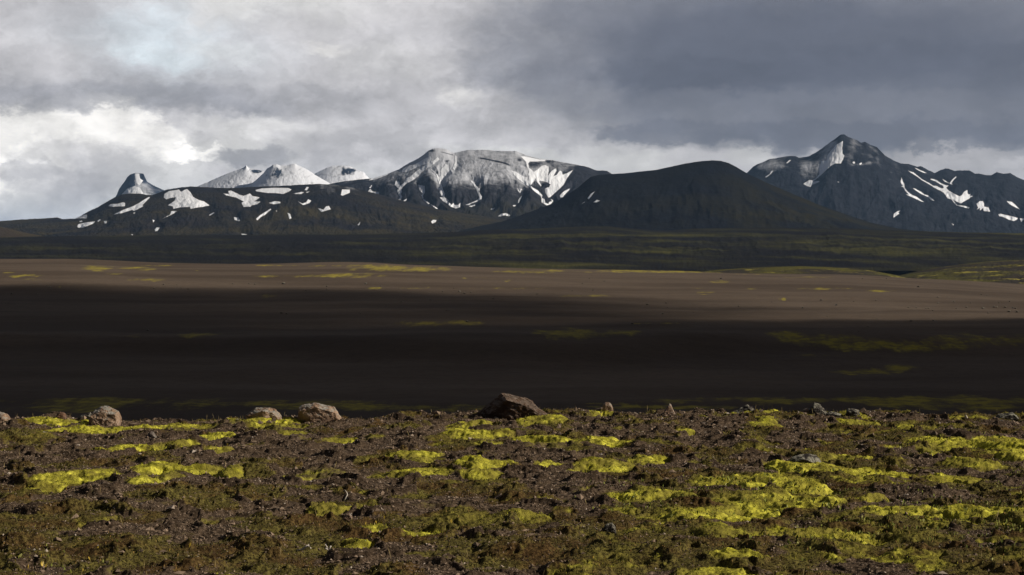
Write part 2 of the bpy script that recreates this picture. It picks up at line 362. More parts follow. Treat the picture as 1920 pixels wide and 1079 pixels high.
# the massif
mass = [(560,366),(600,349),(640,341),(680,336),(700,335),(722,328),(748,318),(765,307),(785,297),(796,289),(803,283),(812,279),(822,278),(830,279),(838,281),(846,286),(852,287),(866,284),(878,281),(890,282),(905,281),(930,283),(950,284),(958,283.5),(966,283.5),(976,287),(988,291.5),(1002,296),(1022,300),(1036,301),(1050,304),(1062,306),(1080,309),(1096,312),(1108,316),(1118,320),(1130,320),(1138,321),(1148,327),(1200,345),(1260,370),(1330,400)]
ms = [
 A2((80,468),(130,440),(220,405),(310,378),(325,398),(240,430),(150,462)),
 A2((500,362),(515,325),(560,298),(650,272),(740,225),(830,170),(870,160),(885,215),(960,165),(985,190),(905,245),(840,280),(770,330),(700,390),(640,430),(560,468),(510,515),(500,545),(505,575),(490,600),(505,635),(490,680),(515,690),(570,658),(560,680),(500,722),(440,745),(395,748),(450,690),(480,640),(450,580),(445,545),(470,540),(410,490),(425,450),(470,455),(480,500),(520,470),(560,410),(610,390),(700,325),(790,270),(840,245),(760,262),(650,312),(560,352)),
 A2((10,598),(50,590),(95,552),(130,575),(210,580),(195,650),(140,697),(95,655),(45,635)),
 A2((85,540),(110,515),(120,525),(100,545)),
 A2((285,768),(340,750),(352,755),(310,772)),
 A2((712,483),(795,500),(800,580),(775,625),(780,655),(765,655),(755,620),(775,595),(730,550)),
 A2((770,655),(800,680),(860,720),(850,728),(790,690)), A2((880,735),(930,760),(968,790),(940,815),(935,845),(925,840),(925,810),(945,792),(905,762)),
 A2((895,848),(960,850),(955,860),(910,856)), A2((970,855),(1005,850),(1000,863)),
 A2((862,290),(900,310),(950,350),(975,385),(1000,370),(1000,300),(1040,270),(1060,240),(1090,250),(1110,310),(1040,385),(1005,415),(1015,480),(1030,540),(1055,600),(1050,645),(1015,625),(985,570),(970,525),(1000,520),(975,450),(955,400),(945,355)),
 A2((990,645),(1050,640),(1105,680),(1095,700),(1145,740),(1165,712),(1180,740),(1225,742),(1255,712),(1250,770),(1190,785),(1130,760),(1080,720),(1030,690)),
 A2((1385,425),(1420,445),(1460,490),(1490,530),(1505,525),(1495,575),(1530,630),(1525,665),(1470,695),(1390,725),(1370,740),(1320,740),(1390,715),(1470,680),(1500,650),(1485,600),(1460,540),(1420,480)),
 A2((1365,755),(1440,738),(1448,745),(1400,765)),
 A2((1185,150),(1205,160),(1205,260),(1180,300),(1150,290),(1180,230)),
 A3((0,792),(35,782),(50,780),(35,800),(10,800)),
 A3((95,885),(130,855),(200,845),(250,870),(235,885),(180,870),(130,885)),
 A3((530,825),(600,825),(600,838),(565,842)),
 A3((280,745),(325,742),(310,760),(290,758)), A3((350,710),(360,670),(395,625),(405,630),(375,685),(365,712)),
 A3((340,520),(370,570),(390,530),(400,535),(378,590),(352,560)),
 A3((385,160),(420,160),(520,180),(620,200),(710,205),(690,222),(600,225),(500,225),(480,245),(495,290),(545,325),(555,330),(600,310),(660,275),(700,268),(745,290),(745,330),(730,375),(790,325),(840,305),(845,330),(800,385),(850,370),(890,330),(915,345),(925,375),(965,365),(1060,330),(1040,350),(980,410),(930,490),(855,560),(765,640),(740,645),(700,580),(695,530),(750,510),(770,480),(720,450),(640,430),(620,440),(650,490),(645,505),(600,450),(580,400),(520,480),(508,495),(480,470),(490,380),(475,355),(495,330),(460,265),(455,225)),
 A3((260,310),(310,320),(420,380),(470,390),(480,470),(550,525),(600,560),(580,575),(480,500),(370,420),(320,380),(290,345)),
 A3((550,525),(600,550),(640,590),(665,620),(655,650),(690,665),(700,710),(740,725),(750,705),(790,690),(770,665),(800,680),(800,695),(765,740),(735,755),(655,710),(655,655),(640,625),(600,590),(560,565)),
 A3((885,620),(950,560),(1020,530),(1000,560),(940,620),(930,640),(895,645)),
]
neg = [A3((755,575),(830,500),(900,430),(935,395),(890,470),(840,550),(770,600))]
def d_mass(x, y):
    n = fbm(x/60, y/40, 3, 0.5, 31)
    low = np.interp(x, [640, 720, 800, 860, 930, 1000, 1060, 1130], [352, 350, 345, 365, 368, 362, 350, 330])
    d = 1-ss(y+n*14, low-42, low+14)
    rib = np.exp(-((x-800)/35)**2-((y-318)/14)**2)*0.25+np.exp(-((x-1100)/40)**2-((y-335)/22)**2)*0.55+np.exp(-((x-1010)/18)**2-((y-340)/18)**2)*0.15+0.28*ss(x, 980, 1060)
    r2 = np.exp(-((x-985)/14)**2-((y-305)/12)**2)*0.2+np.exp(-((x-1005)/14)**2-((y-307)/5)**2)*0.45
    c = np.where(x < 700, 0.55, 0.80)
    cr = np.exp(-((y-(296+0.16*(x-895)+0.0008*(x-895)**2))/1.3)**2)*ss(x, 893, 905)*(1-ss(x, 950, 962))*0.8
    cr = cr+np.exp(-((y-(286+0.25*(x-830)))/1.2)**2)*ss(x, 822, 830)*(1-ss(x, 848, 852))*0.7+np.exp(-((x-810)/6)**2-((y-283)/2.5)**2)*0.9
    cr = cr+np.exp(-((x-838)/5)**2-((y-301)/2)**2)*0.9+np.exp(-((x-820)/2.5)**2-((y-319)/2.5)**2)*0.8+np.exp(-((x-1028)/3)**2-((y-304)/1.5)**2)*0.9+np.exp(-((x-974)/3.5)**2-((y-300)/2.5)**2)*0.7
    return np.clip(c*d+0.25*(1-ss(x, 800, 900))*(1-ss(y, 320, 350))*ss(x, 690, 730)-rib-r2-cr, 0, 1)
_sd = poly_sd
def veg_low(a, b):
    return lambda x, y: ss(y, a, b)
mo = mountain('mountain', 'broad flat topped massif dusted with snow and streaked by white gullies, at the centre', mass, 10400, 2100, 445, m_mid,
         snow=ms, dust=d_mass, lat=110, carve=6.0, gul=(58, 12), seed=8.3, power=1.15, nrow=330, step=0.7, vegf=veg_low(350, 395))

# left shoulder ridge with old snow fields
shl = [(-40,418),(0,415),(40,412),(80,410),(108,408),(116,411),(140,410),(150,406),(165,397),(185,388),(205,376),(216,370),(228,365),(245,363),(262,363),(275,366),(286,366),(300,361),(312,356),(330,353),(345,351),(357,350),(375,351),(400,352),(430,353),(470,351),(520,349),(560,347),(600,345),(625,347),(660,352),(700,362),(760,378),(820,392),(880,402),(940,410),(1000,418),(1080,430),(1140,440)]
shs = [
 A1((410,268),(415,245),(450,225),(520,215),(535,230),(560,215),(580,212),(605,235),(620,260),(660,280),(700,290),(740,318),(690,328),(640,335),(605,342),(600,328),(530,332),(480,342),(475,325),(440,318),(490,285),(495,265),(455,270),(430,280)),
 A1((48,385),(120,350),(190,325),(240,300),(300,268),(312,270),(258,315),(262,325),(195,358),(185,350),(100,375)),
 A1((12,330),(25,318),(80,312),(110,303),(132,305),(130,325),(95,328),(40,332)),
 A1((330,420),(345,425),(335,440)), A1((345,490),(360,475),(382,478),(365,500),(350,502)),
 A1((405,412),(455,385),(465,360),(505,358),(480,378),(430,400)),
 A1((735,388),(770,367),(776,372),(745,390)), A1((840,240),(880,245),(875,225),(895,222),(960,250),(985,255),(1030,240),(1050,255),(1100,265),(1060,290),(1105,292),(1080,312),(1045,315),(1035,328),(985,328),(970,300),(985,290),(930,265),(860,252)),
 A1((1068,218),(1110,208),(1200,202),(1300,203),(1330,212),(1320,222),(1270,242),(1225,236),(1160,236),(1080,226)),
 A1((1170,300),(1210,288),(1250,292),(1250,302),(1200,310)),
 A1((1340,240),(1400,228),(1420,230),(1400,240)), A1((1425,215),(1440,195),(1455,198),(1440,218)),
 A1((1435,228),(1465,224),(1440,234)),
 A1((1378,290),(1410,305),(1435,295),(1450,275),(1472,285),(1460,300),(1415,316)),
 A1((1520,338),(1560,348),(1580,325),(1600,322),(1612,345),(1580,355),(1545,365)),
 A1((915,403),(940,405),(945,400),(960,425),(950,432),(920,420)),
 A1((1075,415),(1095,395),(1130,372),(1180,342),(1183,348),(1140,385),(1110,400),(1085,425)),
 A1((1302,372),(1320,378),(1330,410),(1315,415)),
 A1((968,520),(1008,525),(1000,545),(970,567),(955,560),(980,535)),
 A1((1808,455),(1825,437),(1820,455),(1812,462)), A1((175,525),(190,525),(185,532)),
 A1((1685,248),(1695,212),(1750,215),(1750,235),(1700,252)), A1((190,372),(205,370),(195,378)),
 A1((-230,382),(-180,350),(-150,352),(-190,372)),A1((1218,355),(1228,355),(1222,362)),
 zz(0,280,3,((415,387),(455,375),(488,368),(487,384),(450,388),(420,392))),
 zz(0,280,3,((433,428),(440,415),(480,405),(535,399),(525,410),(470,432),(440,434))),
 zz(0,280,3,((583,397),(600,396),(597,410),(588,408))), zz(0,280,3,((548,397),(560,387),(566,390),(553,400))),
 zz(0,280,3,((445,400),(460,396),(465,400),(450,404))), zz(640,250,3,((505,490),(515,480),(535,481),(530,492),(512,500))),
 zz(640,250,3,((92,508),(105,490),(102,505))), zz(640,250,3,((720,443),(745,433),(748,437),(728,446))), zz(640,250,3,((770,442),(785,440),(780,445))),
 zz(640,250,3,((880,448),(895,438),(915,430),(950,435),(945,447),(920,443),(890,452))),
]
def d_sh(x, y):
    return 0.45*ss(x, 560, 640)*(1-ss(y, 350, 372))
mountain('mountain', 'long dark green brown ridge with scattered old snow fields, on the left below the white peaks', shl, 8800, 2300, 452, m_shld,
         snow=shs, dust=d_sh, carve=2.5, gul=(70, 10), seed=12.9, power=1.35, nrow=280, step=0.8, vegf=lambda x, y: 0.25+0.6*ss(y, 350, 400))

# right peak
rp = [(1240,420),(1330,370),(1400,325),(1404,321),(1412,313),(1420,308),(1431,304),(1442,299),(1455,297),(1475,293),(1492,293),(1498,296),(1508,295),(1517,293),(1530,286),(1545,276),(1558,266),(1568,259),(1576,253),(1583,252),(1590,257),(1597,260),(1606,263),(1615,268),(1622,266),(1632,272),(1644,276),(1652,284),(1660,292),(1675,301),(1690,307),(1705,308),(1720,313),(1727,312),(1740,319),(1753,325),(1764,319),(1773,316),(1779,317),(1790,321),(1800,320),(1818,320),(1828,326),(1836,326),(1850,329),(1858,329),(1869,323),(1882,326),(1894,325),(1906,332),(1920,338),(1950,346),(2000,355),(2100,365)]
rs = [
 A4((720,625),(790,580),(830,585),(870,555),(905,510),(905,440),(930,380),(985,365),(1000,310),(1050,250),(1110,190),(1180,150),(1170,230),(1175,290),(1198,305),(1180,345),(1155,390),(1090,390),(1040,415),(990,460),(940,510),(880,560),(830,600),(905,592),(905,602),(830,635),(800,660),(760,650)),
 A4((275,555),(330,520),(345,490),(375,482),(370,495),(330,530),(290,558)),
 A4((1290,375),(1315,368),(1320,390),(1300,395)), A4((1365,395),(1395,380),(1400,392),(1380,408)),
 A4((520,405),(560,372),(575,378),(530,410)),
 A4((1110,600),(1135,600),(1130,608)),
 A5((330,320),(345,275),(360,320),(380,350),(385,400),(430,455),(480,490),(540,515),(580,545),(632,580),(600,575),(530,540),(460,510),(405,485),(440,487),(390,435),(370,395),(340,380),(360,375)),
 A5((490,405),(520,412),(600,455),(640,485),(690,500),(740,540),(768,568),(730,558),(690,520),(620,490),(570,462)),
 A5((430,205),(500,225),(545,260),(620,310),(700,345),(745,375),(800,380),(860,410),(885,405),(880,380),(830,355),(780,330),(715,308),(720,300),(790,315),(850,350),(920,375),(950,375),(920,400),(950,435),(1020,475),(1090,510),(1120,495),(1150,450),(1190,428),(1195,475),(1215,490),(1230,475),(1225,505),(1262,505),(1210,540),(1105,600),(1060,580),(1000,550),(1060,620),(1150,632),(1220,650),(1210,665),(1110,640),(1050,625),(985,548),(940,535),(890,465),(850,440),(760,395),(700,360),(600,310),(540,270),(480,235)),
 A5((1305,605),(1350,572),(1390,568),(1405,600),(1405,640),(1460,650),(1485,705),(1400,698),(1395,655),(1355,690),(1350,655),(1310,685),(1330,650)),
 A5((1590,738),(1620,733),(1720,755),(1840,785),(1830,805),(1790,825),(1740,815),(1660,775),(1600,762)),
 A5((1865,790),(1910,795),(1925,800),(1885,837)), A5((1700,572),(1760,580),(1800,610),(1868,680),(1810,650),(1730,605)),
 A5((240,785),(245,730),(290,700),(330,690),(300,715),(315,730),(270,760)),
 A5((515,170),(560,190),(620,215),(670,238),(640,235),(560,205)),
 A5((960,350),(1000,310),(1045,278),(1050,285),(1010,320),(985,350),(1000,362),(975,360)), A5((870,305),(910,325),(955,350),(900,335)),
 A5((990,855),(1020,872),(1010,880)),
]
def d_right(x, y):
    a = np.exp(-((x-(1560+(270-y)*0.55))/20)**2)*ss(y, 256, 270)*(1-ss(y, 300, 345))
    b = np.exp(-((x-1515)/18)**2-((y-312)/20)**2)
    c = np.exp(-((x-1600)/20)**2-((y-280)/13)**2)*0.38+np.exp(-((x-1620)/35)**2-((y-305)/4)**2)*0.4
    d = np.exp(-((x-1445)/35)**2-((y-310)/13)**2)*0.9
    e = 0.36*(1-ss(y, 285, 335))
    f = np.exp(-((x-1690)/14)**2-((y-320)/12)**2)*0.25
    return np.clip(np.maximum.reduce([a*0.85, b*0.8, c+0.1, d, e, f+0*x])-0.06, 0, 1)*(1-ss(y, 325, 350))
mountain('mountain', 'pointed dark blue grey peak with a wide snow gully left of its summit, on the right', rp, 12500, 2600, 452, m_right,
         snow=rs, dust=d_right, carve=4.0, gul=(80, 13), seed=15.1, power=1.2, nrow=280, step=0.8, vegf=lambda x, y: ss(y, 380, 430))

# dark rounded hill in front
dh = [(860,434),(900,424),(940,416),(985,401),(1015,390),(1040,380),(1060,368),(1085,351),(1100,338),(1108,332),(1120,329),(1140,327),(1175,325),(1200,322),(1230,319),(1262,312),(1285,307),(1310,303),(1335,301),(1352,302),(1366,306),(1378,312),(1390,319),(1402,326),(1440,344),(1480,361),(1530,382),(1580,400),(1630,417),(1680,428),(1750,436),(1820,442)]
dsn = [A3((1245,700),(1290,640),(1345,610),(1320,635),(1280,690),(1262,712)), A3((1170,770),(1215,742),(1205,752)), A3((1320,752),(1365,722),(1405,732),(1360,752)),
       zz(1280,230,3,((-8,172),(5,170),(0,176)))]
mountain('hill', 'smooth dark rounded hill standing in front of the mountains, right of centre', dh, 6900, 1500, 456, m_hill_shade,
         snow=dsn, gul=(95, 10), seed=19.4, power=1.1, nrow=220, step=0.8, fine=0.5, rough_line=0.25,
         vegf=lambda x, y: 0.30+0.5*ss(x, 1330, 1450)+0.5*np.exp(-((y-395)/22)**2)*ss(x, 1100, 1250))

# low foothills across the whole width
def low_mat():
    def b(h, pos):
        sh_ = h.v('ADD', pos, h.v('MULTIPLY', h.v('DOT_PRODUCT', pos, (0, 1, 0)), (0.9, 0, 0)))
        s = h.v('MULTIPLY', sh_, (0.55, 0.8, 1.0))
        n = h.noise(s, 0.0065, 9, 0.62, 0.2); n2 = h.noise(pos, 0.05, 6, 0.65)
        m_ = h.rng(h.m('ADD', h.m('MULTIPLY', n, 0.8), h.m('MULTIPLY', n2, 0.2)), 0.42, 0.72)
        m_ = h.m('MULTIPLY', m_, h.attr('veg'))
        col = h.mix(m_, (0.009, 0.009, 0.011), (0.080, 0.078, 0.020))
        sm = h.rng(h.attr('snow'), -0.3, 0.3)
        col = h.mix(sm, col, (0.8, 0.8, 0.8))
        return col, (n2, 0.35, 4.0)
    return material('foothill_moss', b)
m_low = low_mat()
fh = [(-60,447),(0,446),(60,444),(120,443),(200,443),(300,441),(400,441),(500,440),(600,440),(700,439),(800,437),(860,435),(900,432),(985,430),(1050,427),(1100,425),(1140,425),(1180,428),(1230,432),(1260,432),(1300,429),(1400,427),(1450,427),(1500,428),(1600,429),(1660,432),(1700,433),(1800,436),(1920,438),(1990,440)]
mountain('hill', 'long low dark green foothills spread across the plain at the feet of the mountains', fh, 4700, 1500, 508, m_low, fine=0.4,
         gul=(120, 9), seed=23.7, power=0.9, nrow=240, step=1.0, rough_line=0.3,
         vegf=lambda x, y: (0.5+0.6*ss(x, 500, 1050))*(0.5+0.5*ss(fbm(x/130, y/11, 3, 0.5, 40), -0.3, 0.4)))
kn = [(-80,424),(-20,425),(0,426),(20,430),(45,436),(70,441),(100,446),(130,450)]
def kn_mat():
    return material('knoll_sand', lambda h, pos: (h.mix(h.rng(h.noise(h.v('MULTIPLY', pos, (1, 1, 4)), 0.01, 6, 0.6), 0.45, 0.65), (0.045, 0.036, 0.028), (0.060, 0.055, 0.022)), (h.noise(pos, 0.05, 5), 0.5, 3.0)))
mountain('hill', 'small lit brown knoll at the left edge below the ridge', kn, 5100, 500, 462, kn_mat(), gul=(60, 3), seed=27, power=0.9, nrow=60, step=1.0, rough_line=0.2)

# ------------------------------------------------------------------ foreground layout
def gp(px, py): # point of the near ground seen in that direction
    Y = EYE*F/(py-HZ); return (px-960)/F*Y, Y
moss_list = [
 (125,785,72,6,1),(210,800,112,6,1),(60,817,60,7,.4),(330,795,80,6,.7),(240,834,62,6,.9),(340,828,50,5,.7),(415,812,30,6,.8),(415,837,22,6,.7),
 (500,786,70,6,.9),(520,796,60,5,.7),(545,809,20,5,.8),(635,819,24,5,.9),(700,819,25,5,.5),(740,794,15,4,.4),(885,792,45,7,1),(870,812,50,10,1),
 (940,809,25,6,.6),(910,829,40,6,.6),(150,890,75,13,.9),(75,905,35,9,.6),(300,875,50,10,.8),(370,875,50,8,1),(430,882,30,8,1),(270,899,40,8,.7),(310,890,25,7,.6),
 (770,850,50,9,.8),(800,858,30,6,.8),(700,853,30,9,.4),(780,880,72,9,.95),(905,866,45,11,.85),(900,884,35,9,.9),(560,888,30,7,.5),(615,947,40,9,.95),(695,944,22,10,.5),
 (695,915,18,9,.5),(700,976,35,7,.7),(770,989,36,6,.85),(665,1013,36,11,.7),(850,963,60,15,.45),(910,968,40,10,.5),(440,1076,42,9,.6),(250,1022,50,10,.25),(30,978,30,9,.3),(60,1042,60,15,.2),(410,928,20,7,.4),
 (1020,785,50,8,.7),(1140,769,36,6,.9),(1010,819,56,7,1),(1130,823,70,7,.9),(1425,769,25,5,.8),(1390,771,25,5,.6),(1435,785,14,7,.8),(1435,795,28,5,.6),
 (1590,768,20,6,.8),(1615,772,12,6,.8),(1605,785,35,7,.8),(1712,798,36,7,.9),(1285,805,18,4,.8),(1130,868,62,15,1),(1215,854,32,8,.95),(1030,864,30,9,.6),
 (1430,838,40,6,.4),(1420,823,30,5,.4),(1780,825,70,11,.95),(1880,827,60,13,.95),(1900,849,40,9,.8),(1750,842,25,8,.7),(1600,851,50,7,.6),(1820,866,50,9,.6),
 (1475,872,42,7,.9),(1560,880,90,11,1),(1420,898,100,13,1),(1650,888,60,8,.9),(1790,894,60,7,.8),(1500,910,60,11,.9),(1230,923,80,13,.85),(1450,935,120,18,.55),
 (1620,927,50,6,.8),(1350,954,90,13,.8),(1410,952,50,9,.9),(1700,949,80,10,1),(1840,952,90,10,1),(1780,969,60,9,.6),(1890,969,50,12,.4),(1500,989,80,6,.8),(1600,994,60,11,.7),
 (1360,989,60,9,.5),(1380,1032,62,15,.6),(1130,1034,40,9,.3),(1330,1070,80,11,.9),(1430,1078,60,8,.8),(970,960,30,10,.7),(1280,964,80,14,.5),(1550,1018,80,11,.3),(1900,1038,50,15,.35),(1080,1073,50,9,.4),
 (1730,1000,70,12,.35),(1200,985,60,10,.4),(1150,950,50,10,.5),
]
def crest_y(px):
    return np.interp(px, [-400,0,100,200,300,450,560,700,800,900,1000,1100,1200,1300,1400,1500,1650,1800,1920,2300],
                     [786,787,779,783,786,781,783,781,776,771,773,769,772,770,768,770,772,777,778,778])
def fg_eval(X, Y):
    """height and cover masks of the near ground"""
    px = 960+F*X/Y
    Yc = EYE*F/(crest_y(px)-HZ)
    base = fbm(X/2.2, Y/2.2, 3, 0.5, 50)*0.035+fbm(X/0.9, Y/2, 2, 0.5, 49)*0.03*ss(Y, 17.5, 19.5)
    wx = X+fbm(X/0.35, Y/0.35, 4, 0.55, 51)*0.16+fbm(X/0.07, Y/0.07, 2, 0.5, 71)*0.008
    wy = Y+fbm(X/0.35, Y/0.35, 4, 0.55, 52)*0.20+fbm(X/0.07, Y/0.07, 2, 0.5, 72)*0.012
    moss = np.zeros(X.shape, np.float32); hum = np.zeros(X.shape, np.float32)
    for (cx, cy, rx, ry, inten) in moss_list:
        x0, y0 = gp(cx, cy); k = y0/F
        ax = rx*k*1.18; ay = (ry+1.5)*y0*y0/(EYE*F)*0.86
        hgt = min(ry*0.66*k, 0.055)+0.010
        m = (np.abs(X-x0) < ax*1.7+.2) & (np.abs(Y-y0) < ay*1.7+.25)
        if not m.any(): continue
        q = ((wx[m]-x0)/ax)**2+((wy[m]-y0)/ay)**2
        mm = 1-ss(q, 0.40, 1.38)
        dome = np.clip(1-q*0.9, 0, 1)**0.9
        moss[m] = np.maximum(moss[m], mm*inten*(1.18 if cx > 1000 else 0.95))
        hum[m] = np.maximum(hum[m], dome*hgt)
    # scattered smaller cushions
    r_ = fbm(wx/0.42, wy/0.5, 3, 0.55, 60); dens = fbm(X/2.5, Y/2.5, 2, 0.5, 61)
    mid = ss(r_+0.30*dens+0.10*ss(X/Y, -0.05, 0.15), 0.10, 0.50)
    moss = np.maximum(moss, mid*(0.40+0.10*ss(X/Y, -0.02, 0.12)+0.16*fbm(X/1.3, Y/1.3, 2, .5, 76)))
    hum = np.maximum(hum, mid*0.022)
    ol = ss(fbm(wx/0.8, wy/0.9, 4, 0.55, 63)+0.22*ss(Y, 16, 10)+0.12*ss(X/Y, 0.02, 0.16)+0.35*ss(moss, .05, .5), -0.02, 0.32)
    # clods and hollows
    cl = fbm(wx/0.30, wy/0.34, 4, 0.55, 65)
    clod = ss(cl, 0.04, 0.46)
    pit = ss(-cl, 0.12, 0.5)
    soil = 1-ss(moss, 0.1, 0.5)
    rough = (fbm(X/0.09, Y/0.10, 3, 0.55, 66)*0.006+fbm(X/0.024, Y/0.028, 2, 0.6, 67)*0.0035)
    bil = -np.abs(fbm(X/0.11, Y/0.13, 3, 0.5, 68))*0.034+fbm(X/0.022, Y/0.022, 2, 0.6, 69)*0.003
    bil2 = -np.abs(fbm(wx/0.36, wy/0.42, 2, 0.5, 70))*0.080
    Z = base+hum*(1+0.3*fbm(X/.2, Y/.2, 2, .5, 73))+clod*0.050*(0.35+0.65*soil)-pit*0.030+fbm(wx/0.55, wy/0.6, 3, 0.5, 75)*0.052+rough*(0.25+0.75*soil)+(bil+bil2)*(1-soil*0.85)
    d = Y-Yc
    drop = np.where(d > 0, 0.25*d*ss(d, 0, 1.4)+0.05*d, 0)
    Z = Z-drop-0.025
    return Z, moss, ol, clod*soil

yr = [7.6]
while yr[-1] < 25: yr.append(yr[-1]*(1+0.00118))
yr = np.array(yr)
tl = np.concatenate([-np.geomspace(0.9, 0.42, 60), -np.arange(0.2805, 0.419, 0.0009)[::-1], np.arange(-0.28, 0.28, 0.00036), np.arange(0.2805, 0.419, 0.0009), np.geomspace(0.42, 0.9, 60)])
YY, TT = np.meshgrid(yr, tl, indexing='ij'); XX = TT*YY
ZZ_, MO, OL, CLD = fg_eval(XX, YY)
co = np.stack([XX, YY, ZZ_], -1).reshape(-1, 3); fc = grid_faces(*XX.shape)
def hz_at(x, y):
    z = fg_eval(np.array([[float(x)]]), np.array([[float(y)]]))[0]; return float(z[0, 0])

def fg_build(h, pos):
    mo = h.attr('moss'); ol = h.attr('olive'); cd = h.attr('clod')
    f = h.noise(pos, 55, 5, 0.65); md = h.noise(pos, 9, 5, 0.6); big = h.noise(pos, 1.6, 4, 0.55)
    vor = h.new('ShaderNodeTexVoronoi'); h.put(vor.inputs['Vector'], pos); vor.inputs['Scale'].default_value = 75
    sepv = h.new('ShaderNodeSeparateColor'); h.put(sepv.inputs[0], vor.outputs['Color'])
    soil = h.mix(h.rng(md, 0.35, 0.65), (0.040, 0.027, 0.017), (0.092, 0.064, 0.043))
    grain = h.mix(h.rng(sepv.outputs[0], 0.1, 0.95), (0.028, 0.020, 0.013), (0.21, 0.156, 0.112))
    soil = h.mix(h.m('MULTIPLY', h.rng(f, 0.38, 0.6), 0.7), soil, grain)
    soil = h.mix(h.m('MULTIPLY', cd, 0.75), soil, (0.028, 0.019, 0.013))
    olc = h.mix(h.rng(f, 0.38, 0.62), (0.026, 0.020, 0.007), (0.155, 0.135, 0.036))
    olc = h.mix(h.rng(big, 0.42, 0.62), olc, h.mix(h.rng(f, 0.4, 0.62), (0.035, 0.020, 0.008), (0.12, 0.075, 0.028)))
    om = h.rng(h.m('ADD', h.m('MULTIPLY', ol, 0.9), h.m('SUBTRACT', f, 0.5)), 0.35, 0.6)
    col = h.mix(h.m('MULTIPLY', om, 0.92), soil, olc)
    br = h.mix(h.rng(md, 0.40, 0.62), (0.34, 0.32, 0.028), (0.68, 0.65, 0.085))
    br = h.mix(h.rng(f, 0.50, 0.68), br, (0.13, 0.135, 0.022))
    br = h.mix(h.rng(h.m('ADD', mo, h.m('MULTIPLY', h.m('SUBTRACT', md, 0.5), 1.2)), 0.24, 0.84), (0.135, 0.122, 0.026), br)
    mm = h.rng(h.m('ADD', mo, h.m('MULTIPLY', h.m('SUBTRACT', h.m('ADD', h.m('MULTIPLY', f, 0.5), h.m('MULTIPLY', md, 0.5)), 0.5), 1.5)), 0.16, 0.80)
    br = h.mix(h.rng(h.m('ADD', h.m('MULTIPLY', big, 0.5), h.m('MULTIPLY', h.noise(pos, 5, 5, 0.65), 0.5)), 0.42, 0.58), (0.21, 0.185, 0.036), br)
    col = h.mix(mm, col, br)
    hgt = h.m('ADD', f, h.m('MULTIPLY', h.noise(pos, 180, 3, 0.6), 0.6))
    return col, (hgt, 1.0, 0.010)
m_fg = material('near_ground', fg_build)
at = dict(moss=MO, olive=OL, clod=CLD)
fm = MO.ravel()[fc].mean(1) > 0.34
c1, f1, a1 = compact(co, fc[~fm], at)
tag(mesh_np('ground', c1, f1, m_fg, a1), 'dark brown gravelly soil with low olive growth in the foreground', 'ground', None, 'structure')
c1, f1, a1 = compact(co, fc[fm], at)
tag(mesh_np('moss', c1, f1, m_fg, a1), 'bright yellow green moss cushions spread over the dark gravel', 'moss', None, 'stuff')

# ------------------------------------------------------------------ gravel stones
def stone_cloud(n, smin, smax, y0, y1, name, mat, label, cat, pred, flat=0.7):
    Y = np.sqrt(rng.random(n)*(y1*y1-y0*y0)+y0*y0); t = (rng.random(n)*2-1)*0.36; X = t*Y
    Z, mo_, ol_, cd_ = fg_eval(X[None], Y[None]); Z = Z[0]; keep = pred(mo_[0], ol_[0], X, Y)
    X, Y, Z = X[keep], Y[keep], Z[keep]; n = len(X)
    s = smin*(smax/smin)**(rng.random(n)**2.6)
    base = np.array([[1,0,0],[0,1,0],[-1,0,0],[0,-1,0],[0,0,1],[0,0,-1]], float)
    fcs = np.array([[0,1,4],[1,2,4],[2,3,4],[3,0,4],[1,0,5],[2,1,5],[3,2,5],[0,3,5]])
    V_ = base[None]+rng.normal(0, 0.28, (n, 6, 3)); V_ = V_*(s[:, None, None]*(0.65+0.7*rng.random((n, 1, 3)))); V_[:, :, 2] *= flat
    a = rng.random(n)*6.28; ca, sa = np.cos(a)[:, None], np.sin(a)[:, None]
    tx, ty = V_[:, :, 0]*ca-V_[:, :, 1]*sa, V_[:, :, 0]*sa+V_[:, :, 1]*ca
    V_[:, :, 0] = tx+X[:, None]; V_[:, :, 1] = ty+Y[:, None]; V_[:, :, 2] += (Z+s*0.18)[:, None]
    fa = (fcs[None]+np.arange(n)[:, None, None]*6).reshape(-1, 3)
    tone = np.repeat(rng.random(n), 6)
    o = mesh_np(name, V_.reshape(-1, 3), fa, mat, dict(tone=tone), smooth=False)
    return tag(o, label, cat, None, 'stuff')
def st_build(h, pos):
    t = h.attr('tone')
    c = h.mix(h.rng(t, 0.0, 0.75, smooth=False), (0.045, 0.032, 0.022), (0.225, 0.165, 0.118))
    c = h.mix(h.rng(t, 0.93, 1.0, smooth=False), c, (0.40, 0.35, 0.30))
    return c, None
m_stone = material('gravel_stone', st_build, rough=0.8, spec=0.2)
stone_cloud(285000, 0.003, 0.012, 8.6, 21.5, 'gravel', m_stone, 'small grey brown stones strewn over the bare soil', 'gravel',
            lambda m, o, X, Y: (m < 0.2) & (rng.random(len(X)) > o*0.8))
stone_cloud(7800, 0.009, 0.030, 8.6, 21.5, 'pebbles', m_stone, 'larger loose pebbles lying among the gravel', 'pebbles',
            lambda m, o, X, Y: (m < 0.3) & (rng.random(len(X)) > o*0.7), 0.6)

